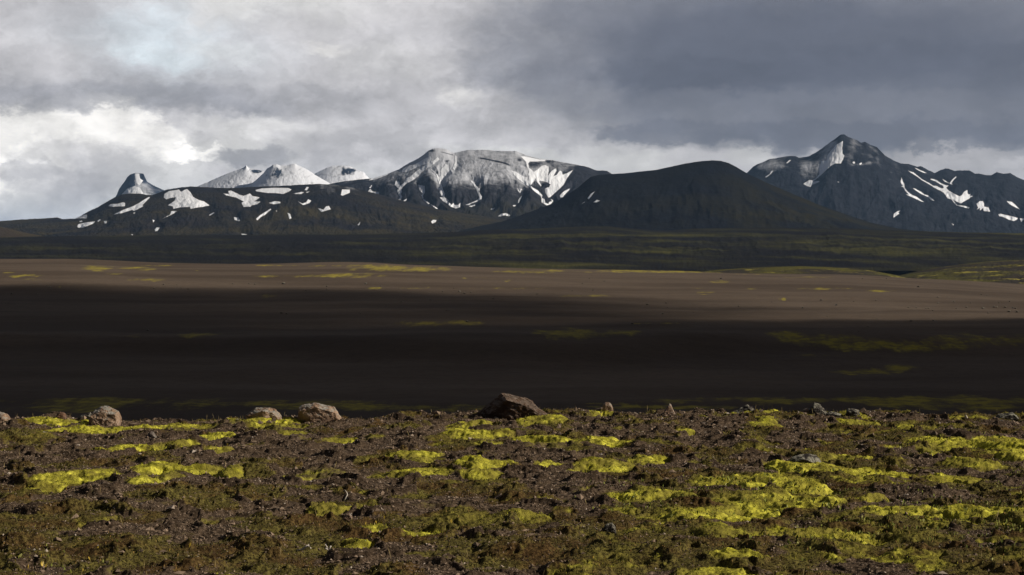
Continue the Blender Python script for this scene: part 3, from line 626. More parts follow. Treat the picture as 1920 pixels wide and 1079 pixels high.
# ------------------------------------------------------------------ low plants (uncountable)
def blades(n, hmin, hmax, wid, name, mat, label, cat, pred, lean=0.5, y0=8.6, y1=21.0):
    Y = np.sqrt(rng.random(n)*(y1*y1-y0*y0)+y0*y0); X = (rng.random(n)*2-1)*0.36*Y
    Z, mo_, ol_, cd_ = fg_eval(X[None], Y[None]); Z = Z[0]; keep = pred(mo_[0], ol_[0], X, Y)
    X, Y, Z = X[keep], Y[keep], Z[keep]; n = len(X)
    h_ = hmin+(hmax-hmin)*rng.random(n); a = rng.random(n)*6.28; ca, sa = np.cos(a), np.sin(a)
    ln = lean*h_*(rng.random(n)*0.8+0.2); b = rng.random(n)*6.28
    lx, ly = np.cos(b)*ln, np.sin(b)*ln
    V_ = np.zeros((n, 4, 3)); w_ = wid*(0.6+0.8*rng.random(n))
    V_[:, 0] = np.stack([X, Y, Z-0.003], 1)
    V_[:, 1] = np.stack([X+lx*.55+ca*w_, Y+ly*.55+sa*w_, Z+h_*0.6], 1)
    V_[:, 2] = np.stack([X+lx, Y+ly, Z+h_], 1)
    V_[:, 3] = np.stack([X+lx*.55-ca*w_, Y+ly*.55-sa*w_, Z+h_*0.55], 1)
    fa = np.arange(n*4).reshape(n, 4)
    o = mesh_np(name, V_.reshape(-1, 3), fa, mat, dict(tone=np.repeat(rng.random(n), 4)), smooth=False)
    return tag(o, label, cat, None, 'stuff')
def leafmat(name, a, b, c=None, gl=0.1):
    def bl(h, pos):
        t = h.attr('tone'); col = h.mix(t, a, b)
        if c: col = h.mix(h.rng(t, 0.86, 0.95), col, c)
        return col, None
    return material(name, bl, rough=0.5 if gl > .3 else 0.8, spec=gl)
m_fuzz = leafmat('moss_tuft', (0.16, 0.17, 0.018), (0.42, 0.40, 0.05))
m_oliv = leafmat('olive_tuft', (0.045, 0.040, 0.012), (0.13, 0.115, 0.035), (0.24, 0.15, 0.05))
m_leaf = leafmat('green_leaf', (0.08, 0.10, 0.018), (0.20, 0.22, 0.035), (0.34, 0.34, 0.12), 0.2)
m_yel = leafmat('yellow_leaf', (0.35, 0.24, 0.02), (0.55, 0.40, 0.06), (0.6, 0.5, 0.25), 0.4)
m_pur = leafmat('purple_petal', (0.30, 0.05, 0.28), (0.42, 0.10, 0.38))
blades(108000, 0.006, 0.015, 0.0022, 'moss_shoots', m_fuzz, 'short pale shoots standing on the bright moss cushions', 'moss shoots', lambda m, o, X, Y: m > 0.45)
blades(132000, 0.006, 0.020, 0.0030, 'low_herbs', m_oliv, 'low olive and brown herbs creeping between the stones', 'herbs', lambda m, o, X, Y: (rng.random(len(X)) < ss(o, 0.35, 0.9)) & (m < 0.5))
def region(cells):
    def f(m, o, X, Y):
        px = 960+F*X/Y; py = HZ+EYE*F/Y; p = np.zeros(len(X))
        for cx, cy, rx, ry, a in cells: p = np.maximum(p, a*np.exp(-((px-cx)/rx)**2-((py-cy)/ry)**2))
        cl_ = ss(fbm(X/0.25, Y/0.3, 3, .5, 90), -0.05, 0.35)
        return rng.random(len(X)) < p*cl_
    return f
blades(180000, 0.012, 0.030, 0.0065, 'leafy_plants', m_leaf, 'small glossy green leaves growing through the moss', 'leafy plants',
       region([(1370,905,90,20,.9),(1510,905,60,25,.7),(1620,985,80,25,.8),(1780,960,120,35,.9),(1880,930,60,30,.6),(1500,940,150,30,.5),(1800,825,90,14,.5),(1130,905,60,20,.4),(1660,800,40,10,.5),(1480,1010,90,20,.4),(1900,1000,80,40,.7),(120,1045,60,25,.4),(1230,950,120,20,.4)]))
blades(60000, 0.015, 0.034, 0.0050, 'yellow_leaves', m_yel, 'tiny yellow and orange autumn leaves of creeping plants', 'leaves',
       region([(820,988,30,10,.9),(695,972,40,5,.6),(580,982,50,5,.5),(355,1018,25,7,.6),(120,1050,90,20,.45),(730,1012,30,6,.5),(1255,1045,14,6,.6),(1140,1040,14,5,.5),(1420,900,60,14,.12),(490,935,25,8,.4),(430,830,40,6,.2)]))
blades(1500, 0.008, 0.018, 0.004, 'purple_flowers', m_pur, 'tiny purple thyme flowers dotted on the gravel', 'flowers',
       region([(782,907,8,4,.9),(725,1038,10,4,.9),(735,1042,10,4,.9),(596,1049,6,3,.9),(765,800,25,4,.4)]))
blades(9000, 0.03, 0.085, 0.0016, 'grass', leafmat('dry_grass', (0.16, 0.12, 0.05), (0.34, 0.27, 0.13)), 'thin dry grass stalks standing up from the soil', 'grass',
       lambda m, o, X, Y: rng.random(len(X)) < 0.12+0.2*ss(Y, 18.5, 20), 0.45)

# ------------------------------------------------------------------ boulders
import bmesh
def rock_build(base, dark, lich, lamt, sc_=1.0):
    def b(h, pos):
        n = h.noise(pos, 6/sc_, 6, 0.6, 0.5); f = h.noise(pos, 30/sc_, 6, 0.65)
        col = h.mix(h.rng(n, 0.38, 0.62), dark, base)
        col = h.mix(h.m('MULTIPLY', h.rng(f, 0.5, 0.62), 0.6), col, tuple(c*0.45 for c in base))
        ge = h.new('ShaderNodeNewGeometry'); sn = h.new('ShaderNodeSeparateXYZ'); h.put(sn.inputs[0], ge.outputs['Normal'])
        l = h.m('MULTIPLY', h.rng(h.m('ADD', sn.outputs[2], h.m('MULTIPLY', n, 0.9)), 0.62, 1.15), lamt)
        l = h.m('MULTIPLY', l, h.rng(h.noise(pos, 18/sc_, 4, 0.6), 0.42, 0.55))
        col = h.mix(l, col, lich)
        return col, (h.m('ADD', h.m('MULTIPLY', n, 1.6), f), 1.0, 0.025*sc_)
    return b
m_tan = material('tan_rock', rock_build((0.36, 0.25, 0.175), (0.19, 0.125, 0.088), (0.30, 0.29, 0.26), 0.95), rough=0.9)
m_red = material('red_brown_rock', rock_build((0.20, 0.115, 0.075), (0.11, 0.062, 0.042), (0.24, 0.20, 0.17), 0.3), rough=0.9)
m_brn_shade = material('shaded_brown_rock', rock_build((0.105, 0.066, 0.045), (0.052, 0.033, 0.023), (0.24, 0.20, 0.17), 0.5), rough=0.9)  # brown rock made darker: shade of the unlit face is put into the colour
m_dk = material('dark_rock', rock_build((0.075, 0.066, 0.060), (0.035, 0.031, 0.030), (0.30, 0.29, 0.24), 0.9), rough=0.85)
m_gry = material('grey_rock', rock_build((0.16, 0.13, 0.12), (0.08, 0.066, 0.06), (0.30, 0.28, 0.24), 0.6), rough=0.9)

def outline_rock(name, label, cat, outline, mat, depth=0.6, disp=0.045, cuts=3, fx=0.0, ridge=None, seed=1, group=None, ybase=None, fwd=0.0, face=0.35, rx_=1.0):
    """outline of the stone as seen, lowest points resting on the soil; given real thickness front to back"""
    O = np.asarray(outline, float); yb = O[:, 1].max() if ybase is None else ybase
    cx = O[:, 0].mean()
    D_ = EYE*F/(yb-HZ)
    # iterate to the real soil height under the stone
    X0 = (cx-960)/F*D_
    zg = hz_at(X0, D_) if D_ < 24 else 0
    k = D_/F
    wd = (O[:, 0].max()-O[:, 0].min())*k
    pts = []
    rr = random.Random(seed)
    for (px, py) in O:
        x = (px-cx)*k; z = (yb-py)*k
        pts.append((x, 0.0, z))
        for s_ in (-1, 1):
            q = face+0.15*rr.random()
            pts.append((x*(1-q*0.55)+rr.uniform(-.03, .03)*wd+(fx*wd if s_ < 0 else 0), s_*depth*wd*0.5*(0.7+0.5*rr.random()), z*(1-q*0.75 if s_ < 0 else 1-q*0.5)))
    for (px, py) in O:
        for s_ in (-1, 1):
            xx_ = (px-cx)*k
            pts.append((xx_*0.9+(fx*wd if s_ < 0 else 0)*(1-abs(xx_)/wd*1.6), s_*(0.62-0.9*abs(xx_)/wd+rr.uniform(-.05, .05))*depth*wd*0.9, -0.10*wd))
        pts.append(((px-cx)*k*1.02, 0, -0.10*wd))
    bm = bmesh.new()
    for p in pts: bm.verts.new(p)
    r = bmesh.ops.convex_hull(bm, input=bm.verts)
    loose = [v for v in bm.verts if not v.link_faces]
    bmesh.ops.delete(bm, geom=loose, context='VERTS')
    bmesh.ops.triangulate(bm, faces=bm.faces)
    for _ in range(cuts+1):
        el_ = [e for e in bm.edges if e.calc_length() > wd*0.02]
        if not el_: break
        bmesh.ops.subdivide_edges(bm, edges=el_, cuts=1, use_grid_fill=True)
    bmesh.ops.triangulate(bm, faces=bm.faces)
    bm.normal_update()
    V_ = np.array([v.co[:] for v in bm.verts]); Nn = np.array([v.normal[:] for v in bm.verts])
    q = V_/wd
    d = fbm(q[:, 0]*4+seed*3.1, q[:, 2]*5+q[:, 1]*3, 4, 0.55, seed)*1.0
    d2 = -np.abs(fbm(q[:, 0]*7+q[:, 1]*5, q[:, 2]*9-q[:, 1]*3, 3, 0.55, seed+4))*0.9
    V_ = V_+Nn*((d+d2)*disp*wd)[:, None]
    for v, c in zip(bm.verts, V_): v.co = c
    me = bpy.data.meshes.new(name); bm.to_mesh(me); bm.free()
    for p in me.polygons: p.use_smooth = False
    me.materials.append(mat)
    o = bpy.data.objects.new(name, me); C.objects.link(o)
    # seat it so that its foot is seen at yb
    o.location = (X0, D_+fwd, min(zg, 0.03)-0.004*0)
    return tag(o, label, cat, group)
G = 'boulders along the crest of the near ground'
outline_rock('boulder', 'tan boulder cut off by the left edge of the picture', 'boulder', [(-34,787),(-28,770),(-10,765),(2,767),(12,770),(18,776),(21,784),(20,788)], m_tan, seed=3, group=G, ybase=789)
outline_rock('boulder', 'small reddish wedge shaped stone on bright moss, left of the large grey topped boulder', 'stone', [(103,778),(107,772),(113,768),(120,768),(124,774),(127,780)], m_red, seed=4, group=G, ybase=781)
outline_rock('boulder', 'large rounded boulder with grey lichen top and orange brown front, near the left edge', 'boulder', [(166,778),(172,766),(180,758),(190,753),(203,752),(213,756),(222,762),(226,772),(226,784),(216,789),(200,787),(180,783)], m_tan, depth=0.8, seed=5, group=G, ybase=789, disp=0.05, face=0.2)
outline_rock('boulder', 'low dark rock leaning against the left side of the grey topped boulder', 'stone', [(144,778),(152,772),(163,769),(170,766),(176,775),(176,780)], m_dk, seed=6, group=G, ybase=782)
outline_rock('boulder', 'low domed brown boulder half sunk behind yellow moss, left of the blocky boulder', 'boulder', [(460,780),(470,773),(480,768),(495,766),(507,767),(518,770),(524,777),(528,784)], m_tan, seed=7, group=G, ybase=785)
outline_rock('boulder', 'blocky tan boulder with a flat angular top, standing alone left of centre', 'boulder', [(558,779),(560,762),(566,759),(577,757),(588,754),(597,757),(608,761),(628,762),(634,770),(641,782)], m_tan, seed=8, group=G, ybase=784, disp=0.035, face=0.15)
outline_rock('boulder', 'biggest boulder, reddish brown with dark shaded face and lit right flank', 'boulder', [(893,772),(904,762),(918,750),(930,737),(941,730),(954,732),(966,734),(977,738),(986,743),(996,751),(1007,757),(1017,766),(1024,775)], m_brn_shade, depth=0.8, seed=9, group=G, ybase=777, disp=0.05, face=0.2, fx=0.16).rotation_euler = (0, 0, math.radians(-14))
bpy.data.objects[[o.name for o in C.objects if 'biggest boulder' in o.get('label', '')][0]].scale = (1.05, 1, 0.92)
outline_rock('boulder', 'small grey brown stone perched on a moss mound, right of the biggest boulder', 'stone', [(1129,766),(1131,758),(1135,755),(1142,755),(1147,759),(1150,768)], m_tan, seed=10, group=G, ybase=770)
outline_rock('boulder', 'small pointed tan stone like a tooth standing on bare gravel', 'stone', [(1243,772),(1247,764),(1252,757),(1255,753),(1258,755),(1261,763),(1266,773)], m_tan, seed=11, group=G, ybase=775, face=0.2)
outline_rock('boulder', 'dark low peaked rock beside pale green moss mounds, between pointed stone and lichened rock', 'boulder', [(1366,768),(1378,763),(1388,759),(1395,754),(1401,750),(1410,753),(1416,759),(1419,768)], m_dk, seed=12, group=G, ybase=770)
outline_rock('boulder', 'pinkish brown chunk leaning on the left of the lichened dark rock', 'stone', [(1501,768),(1505,762),(1512,759),(1519,759),(1522,768)], m_tan, seed=13, group=G, ybase=771)
outline_rock('boulder', 'dark peaked rock with pale lichen patches on the crest at the right', 'boulder', [(1517,768),(1518,758),(1522,753),(1527,748),(1536,750),(1543,757),(1551,766),(1550,771)], m_dk, seed=14, group=G, ybase=772, disp=0.05)
outline_rock('boulder', 'thin flat dark slab lying right of the lichened dark rock', 'stone', [(1548,764),(1556,762),(1568,764),(1578,767),(1576,771),(1552,770)], m_dk, seed=15, group=G, ybase=772)
outline_rock('boulder', 'small dark stone wedged behind the round moss lumps at the right', 'stone', [(1586,765),(1590,760),(1602,760),(1611,763),(1613,770)], m_dk, seed=16, group=G, ybase=772)
outline_rock('boulder', 'flat dark stone on the crest close to the right edge', 'stone', [(1866,775),(1872,770),(1885,768),(1899,767),(1906,772),(1911,779)], m_dk, seed=17, group=G, ybase=780)
outline_rock('rock', 'smooth dark grey rock half buried at the top of the big yellow moss bank', 'rock', [(1475,862),(1484,852),(1498,847),(1516,845),(1530,848),(1538,856),(1542,864)], m_dk, seed=18, ybase=866, disp=0.015)
outline_rock('rock', 'small lumpy brown stone in the gravel below the grey topped boulder', 'rock', [(270,814),(276,807),(283,800),(289,803),(296,813)], m_gry, seed=19, ybase=816)
outline_rock('rock', 'flat pinkish stone just below the small moss cushion, lower left of centre', 'rock', [(643,960),(648,954),(656,952),(661,959),(659,964)], m_tan, seed=20, ybase=965)
outline_rock('rock', 'dark rounded stone buried in brown turf, lower right of centre', 'rock', [(1128,985),(1136,975),(1148,972),(1154,980),(1156,988)], m_dk, seed=21, ybase=990)
outline_rock('rock', 'small pale stone on gravel between the pointed stone and the peaked dark rock', 'rock', [(1327,785),(1329,779),(1333,779),(1336,786)], m_tan, seed=22, ybase=787)

bps = [(X_.location.x, X_.location.y) for X_ in C.objects if X_.get('category') in ('boulder', 'stone')]
def near_b(m, o, X, Y):
    p = np.full(len(X), 0.02)
    for bx, by in bps: p = np.maximum(p, np.exp(-((X-bx)/0.35)**2-((Y-by)/0.6)**2)*0.5)
    return rng.random(len(X)) < p*ss(Y, 14, 19)
stone_cloud(9000, 0.012, 0.045, 17.0, 21.5, 'rubble', m_stone, 'broken rubble lying around the boulders on the crest', 'rubble', near_b, 0.6)
# ------------------------------------------------------------------ dead twigs
m_twig = material('bleached_wood', lambda h, pos: (h.mix(h.noise(pos, 60, 3), (0.38, 0.33, 0.28), (0.72, 0.68, 0.62)), None))
def twig(label, paths, yb):
    bm = bmesh.new(); D_ = EYE*F/(yb-HZ); k = D_/F; cx = paths[0][0][0]; X0 = (cx-960)*k
    for path in paths:
        n = len(path); prev = None
        for i, (px, py, r, dy) in enumerate(path):
            c = Vector(((px-cx)*k, dy, (yb-py)*k)); ring = []
            q = Vector(((path[min(i+1, n-1)][0]-path[max(i-1, 0)][0]), 0.01, -(path[min(i+1, n-1)][1]-path[max(i-1, 0)][1]))).normalized()
            a = q.orthogonal().normalized(); b_ = q.cross(a)
            for j in range(6):
                th = j*math.pi/3; ring.append(bm.verts.new(c+(a*math.cos(th)+b_*math.sin(th))*r*1.7))
            if prev:
                for j in range(6): bm.faces.new((prev[j], prev[(j+1) % 6], ring[(j+1) % 6], ring[j]))
            else: bm.faces.new(ring[::-1])
            prev = ring
        bm.faces.new(prev)
    me = bpy.data.meshes.new('twig'); bm.to_mesh(me); bm.free(); me.materials.append(m_twig)
    for p in me.polygons: p.use_smooth = True
    o = bpy.data.objects.new('twig', me); C.objects.link(o); o.location = (X0, D_, hz_at(X0, D_)+0.004)
    return tag(o, label, 'twig', 'bleached dead twigs on the soil')
twig('bent white twig lying flat, leftmost of the pale twigs in the foreground', [[(556,1011,.004,0),(566,1010,.0045,.01),(572,1006,.005,.01),(579,1002,.005,.0),(584,1007,.003,-.01)], [(566,1010,.004,.01),(568,1014,.003,-.01)]], 1014)
twig('forked white twig standing upright, right of the bent flat twig', [[(617,1018,.004,0),(615,1012,.004,.0),(612,1007,.003,.01),(609,1002,.002,.01)], [(616,1013,.004,0),(619,1007,.003,0),(621,1005,.002,0)], [(615,1012,.003,0),(610,1009,.002,-.01)]], 1019)
twig('thin curved grey twig rising above the moss cushion, left of centre', [[(645,936,.002,0),(648,930,.0022,0),(651,924,.0028,.01),(650,920,.002,.01),(647,915,.0012,0)]], 937)

# ------------------------------------------------------------------ wide ground: valley and plain as one sheet
crest_pts = np.array([(-4000,480),(-600,486),(-200,488),(0,487),(60,486),(120,486),(180,488),(250,492),(300,494),(380,495),(450,495.5),(520,495),(600,494),(650,494),(700,495),(780,499),(860,501),(950,503),(1050,505),(1150,507),(1280,509),(1350,511),(1450,513.5),(1550,516),(1600,517),(1650,519),(1700,522),(1800,527),(1860,531),(1920,535),(2100,540),(3000,545),(6000,545)], float)
YCR = 1900.0
def plain_h(X, Y):
    px = 960+F*X/np.maximum(Y, 1)
    cy = np.interp(px, crest_pts[:, 0], crest_pts[:, 1])
    zcr = EYE-(cy-HZ)/F*YCR
    low = -32.0
    # rise from the valley floor to the rim of the plain
    e = ss(Y, 950, YCR)
    z = low+(zcr-low)*e
    z = z+2.2*np.exp(-((Y-1480)/120)**2)*ss(X, 80, -300)
    # valley bank (steeper step facing the viewer)
    yb = 690+60*fbm(X/160.0, X*0, 3, 0.5, 101)+0.25*np.abs(X)
    stp = ss(Y, yb-28, yb+28)
    z = z-5.5*(1-stp)*ss(Y, 60, 200)
    z = z+fbm(X/260, Y/200, 3, 0.5, 102)*3.2*ss(Y, 150, 600)*ss(Y, 6000, 1400)+fbm(X/45, Y/60, 3, 0.5, 103)*1.1*ss(Y, 150, 500)*(1-0.8*e)
    # beyond the rim the land drops and stays hidden behind it
    z = z-ss(Y, YCR+10, YCR+700)*32
    # slope under the near rise
    near = -0.35-0.25*np.maximum(Y-22, 0)
    z = np.where(Y < 200, np.maximum(z, near), z)
    z = np.where(Y < 26, np.minimum(z, near), z)
    return z
ya = np.concatenate([np.geomspace(2, 20, 6), np.geomspace(21.5, 250, 60), EYE*0+33*F/np.arange(472, 95, -1.0)[:0:-1][::-1][:0] if False else np.array([])])
pyrows = np.concatenate([np.arange(900, 560, -1.6), np.arange(560, 530, -0.6)])
Yrow = 34.0*F/(pyrows-HZ)
Yrow = np.concatenate([ya, Yrow[Yrow > 255]])
Yrow = np.unique(np.concatenate([Yrow, np.arange(1500, 2100, 7.0), np.geomspace(2100, 32000, 40)]))
tt = np.concatenate([-np.geomspace(2.2, 0.29, 60)[:-1], np.arange(-0.29, 0.29, 0.00045), np.geomspace(0.29, 2.2, 60)])
Yg, Tg = np.meshgrid(Yrow, tt, indexing='ij'); Xg = Tg*Yg
Zg = plain_h(Xg, Yg)
pl_moss = [ # cx, cy, rx, ry, strength in view directions, laid on the plain
 (185,503,26,3,.9),(170,500,14,2,.8),(250,503,34,2,.9),(272,505,20,3,.7),(185,508,12,1.5,.9),(215,514,18,2,.5),(60,517,16,2,.8),(38,519,14,2,.9),(15,512,12,2,.5),(55,524,25,2,.4),(275,525,28,2.2,.9),(300,498,30,1.2,.6),(367,508,5,1,1),
 (520,498,40,1,.7),(600,499,40,1,.6),(660,517,60,3,.6),(680,515,40,3,.7),(600,518,60,2,.6),(500,518,20,2,.5),(720,503,70,5,.8),(780,506,50,3,.8),(690,499,60,2.5,.6),(820,504,30,2,.5),(960,509,40,1,.9),(1000,511,40,2,.7),(1040,508,30,1,.6),
 (873,522,8,1,1),(900,521,20,1,.5),(950,527,5,1,.8),(950,541,60,1,.7),(760,541,60,1,.4),(1280,510,160,1.6,1),(1180,508,60,1,.9),(1420,514,40,1,.4),
 (1530,542,30,1.6,.8),(1560,541,30,1,.6),(1650,546,24,1.6,.8),(1320,550,20,1.5,1),(1295,541,30,1,.4),(1350,529,22,3,.4),(1470,561,16,1,.7),(1560,564,25,1,.4),(1400,542,20,1.5,.3),(1520,520,50,1.5,.4),
 (500,556,20,3,.5),(430,557,20,3,.3),(1100,555,40,2,.6),(1230,606,40,1.2,.8),(110,540,12,1.5,.7),(700,541,20,2,.5),
 (380,628,40,4,.4),(255,632,16,4,.6),(770,607,60,5,.5),(860,606,50,4,.5),(1005,623,18,4,.7),(1080,627,80,9,.6),(1160,625,40,6,.5),(1060,633,40,5,.4),
 (1470,627,30,5,.9),(1490,635,30,6,.8),(1560,640,60,9,.8),(1640,645,60,8,.8),(1720,653,60,6,.8),(1600,650,60,8,.7),(1800,640,60,12,.5),(1900,640,50,12,.4),(1570,632,50,6,.6),(1690,690,30,5,.7),(1620,697,50,5,.6),(1520,668,50,3,.4),
 (150,752,300,7,.6),(400,757,350,6,.55),(700,764,180,5,.8),(150,765,250,6,.5),(800,768,120,4,.7),(1500,752,250,5,.85),(1800,752,260,8,.9),(1250,764,120,3,.8),(1850,763,120,6,.7),(1150,757,60,2,.4),
]
pxg = 960+F*Xg/Yg; pyg = HZ-F*(Zg-EYE)/Yg
wpx = pxg+fbm(Xg/22, Yg/60, 4, 0.6, 110)*34*np.clip(500/Yg, .5, 1.2); wpy = pyg+fbm(Xg/14, Yg/35, 4, 0.65, 111)*np.clip(4500/Yg, 3, 9)
PM = np.zeros(Xg.shape)
for cx, cy, rx, ry, a in pl_moss:
    m = (np.abs(pxg-cx) < rx*2.5+20) & (np.abs(pyg-cy) < ry*2.5+6) & (Yg > 200)
    q = ((wpx[m]-cx)/rx)**2+((wpy[m]-cy)/ry)**2
    PM[m] = np.maximum(PM[m], a*(1.15 if 615 < cy < 735 else 0.95)*np.exp(-q))
def plain_build(h, pos):
    mo = h.attr('moss')
    st = h.v('MULTIPLY', pos, (0.30, 1.0, 1.0))
    n = h.noise(st, 0.012, 6, 0.6); f = h.noise(pos, 0.25, 6, 0.7); vf = h.noise(pos, 1.6, 4, 0.7)
    c = h.mix(h.rng(n, 0.35, 0.65), (0.078, 0.060, 0.046), (0.126, 0.099, 0.077))
    c = h.mix(h.m('MULTIPLY', h.rng(f, 0.42, 0.72), 0.45), c, (0.058, 0.044, 0.038))
    c = h.mix(h.m('MULTIPLY', h.rng(vf, 0.55, 0.7), 0.3), c, (0.20, 0.165, 0.14))
    brk = h.noise(h.v('MULTIPLY', pos, (1.0, 0.12, 1.0)), 0.09, 7, 0.68)
    mo = h.m('ADD', mo, h.m('MULTIPLY', h.m('SUBTRACT', brk, 0.50), 2.6))
    mo = h.m('MULTIPLY', mo, h.rng(h.attr('moss'), 0.03, 0.2))
    cm = h.rng(h.m('ADD', mo, h.m('MULTIPLY', h.m('SUBTRACT', h.m('ADD', h.m('MULTIPLY', f, 0.6), h.m('MULTIPLY', vf, 0.4)), 0.5), 1.5)), 0.10, 0.85)
    cm = h.m('MULTIPLY', cm, h.rng(f, 0.36, 0.58, 0.25, 1.0))
    c = h.mix(cm, c, h.mix(brk, (0.16, 0.145, 0.03), (0.46, 0.39, 0.06)))
    return c, (h.m('ADD', f, h.m('MULTIPLY', n, 2.0)), 0.6, 0.8)
m_plain = material('plain_gravel', plain_build)
tag(mesh_np('plain', np.stack([Xg, Yg, Zg], -1).reshape(-1, 3), grid_faces(*Xg.shape), m_plain, dict(moss=PM)),
    'wide dark volcanic gravel plain and valley behind the foreground crest', 'plain', None, 'structure')
# ground behind and beside the viewer
bk = np.array([(-400, -400, -0.6), (400, -400, -0.6), (400, 2.2, -0.6), (-400, 2.2, -0.6)], float)
m_back = material('back_soil', lambda h, pos: (h.mix(h.noise(pos, 3, 5), (0.05, 0.04, 0.03), (0.10, 0.08, 0.06)), None))
tag(mesh_np('ground', bk, np.array([[0, 1, 2, 3]]), m_back), 'bare soil behind the viewpoint', 'ground', None, 'structure')

# knolls beyond the right end of the plain
def kn2():
    def b(h, pos):
        n = h.noise(h.v('MULTIPLY', pos, (0.5, 0.5, 3)), 0.02, 7, 0.6, 0.3)
        c = h.mix(h.rng(n, 0.45, 0.62), (0.040, 0.034, 0.028), (0.085, 0.080, 0.022))
        return h.mix(h.rng(h.noise(h.v('MULTIPLY', pos, (0.5, 0.6, 1)), 0.045, 7, 0.7), 0.56, 0.66), c, (0.34, 0.30, 0.06)), (h.noise(pos, 0.1, 5), 0.6, 3.0)
    return material('knoll_moss', b)
m_kn = kn2()
mountain('hill', 'low mossy swell just beyond the rim of the plain, right of centre', [(1240,516),(1310,511),(1350,506),(1400,503),(1440,501),(1500,499.5),(1550,501),(1600,504),(1640,509),(1680,516),(1730,528)], 2500, 300, 540, m_kn, gul=(50, 4), seed=33, power=0.9, nrow=60, step=1.5, rough_line=0.3)
mountain('hill', 'mossy knoll with bright yellow patches beyond the rim of the plain at the right edge', [(1640,530),(1680,519),(1720,509),(1760,502),(1800,496),(1850,491),(1900,488),(1960,486),(2050,486),(2150,500)], 2700, 480, 545, m_kn, gul=(60, 9), seed=35, power=0.9, nrow=90, step=1.5, rough_line=0.3)

# ------------------------------------------------------------------ dark boulders on the plain
def ground_hit(px, py):
    t = (px-960)/F; Ys = np.geomspace(150, 2600, 3000); z = plain_h(t*Ys, Ys)
    ray = EYE-(py-HZ)/F*Ys
    i = np.nonzero(z >= ray)[0]
    j = i[0] if len(i) else 2000
    return t*Ys[j], Ys[j], z[j]
far = [(1352,523,5),(1617,523,3),(1662,523,3),(1722,539,6),(1540,564,5),(1568,573,5),(1642,564,3),(1601,566,3),(1703,577,4),(1718,578,4),(1736,579,3),(1741,579,4),(1758,558,4),(1759,569,4),(1788,567,4),(1778,558,3),(1749,583,3),(1793,579,3),(1812,577,4),(1820,569,3),(1843,579,6),(1853,588,4),(1864,577,5),(1869,577,4),(1873,569,4),(1885,577,5),(1892,585,6),(1899,578,4),(1904,579,5),(1907,586,5),(1840,553,3),(1850,554,3),(1893,566,3),(1644,599,4),(1708,603,5),(1750,602,4),(1551,594,2),(1505,578,4),(1448,559,2),(1447,567,2),(1385,575,3),(1315,577,3),(1300,586,2),(1628,613,4),(1610,622,3),(1447,606,2),(1472,605,2),(1329,609,2),
 (686,533,5),(714,537,3),(748,541,2),(830,548,3),(851,541,3),(862,548,5),(866,550,3),(871,551,5),(883,549,4),(807,563,4),(753,567,4),(925,560,4),(1007,552,3),(1073,546,3),(1112,545,3),(1133,528,3),(1105,523,3),(1092,532,2),(1214,572,5),(1249,569,4),(1252,577,3),(1243,589,4),(1186,608,5),(876,604,5),(841,582,4),(837,583,3),(676,588,3),
 (93,539,4),(88,536,2),(22,552,4),(69,552,3),(289,542,4),(307,534,4),(332,535,2),(340,541,3),(353,543,3),(436,533,3),(467,533,4),(478,534,4),(532,533,7),(613,538,4),(613,543,3),(528,588,5),(537,589,4),(277,620,5),(574,546,3),(602,547,2),(890,552,2),(1435,578,2),(1555,582,3),(1598,582,2),(1753,575,2)]
protos = []
for s in range(6):
    bm = bmesh.new(); bmesh.ops.create_icosphere(bm, subdivisions=3, radius=1.0)
    for v in bm.verts:
        p = v.co.copy(); n_ = 0
        for q in range(7):
            a = random.Random(s*31+q).uniform(0, 6.28); e = random.Random(s*57+q).uniform(-.2, 1.2); c_ = random.Random(s*91+q).uniform(.62, .9)
            dr = Vector((math.cos(a)*math.cos(e), math.sin(a)*math.cos(e), math.sin(e))); dd = p.dot(dr)
            if dd > c_: p -= dr*(dd-c_)
        v.co = p*(1+0.05*math.sin(p.x*7+s)*math.cos(p.z*9+p.y*5)); v.co.z = v.co.z*(0.75+0.06*s)
    me = bpy.data.meshes.new('plain_boulder'); bm.to_mesh(me); bm.free(); me.materials.append(m_dk); protos.append(me)
for i, (px, py, s) in enumerate(far):
    x, y, z = ground_hit(px, py)
    o = bpy.data.objects.new('plain_boulder', protos[i % 6]); C.objects.link(o)
    r = s*0.5*y/F; o.scale = (r*random.uniform(.9, 1.15), r, r*random.uniform(.75, 1.05)); o.location = (x, y, z+r*0.25); o.rotation_euler = (0, 0, random.uniform(0, 6.28))
    side = 'on the right half' if px > 1280 else ('in the middle' if px > 640 else 'on the left part')
    tag(o, 'lone dark boulder far out on the gravel plain, %s' % side, 'boulder', 'dark boulders scattered %s of the plain' % side)

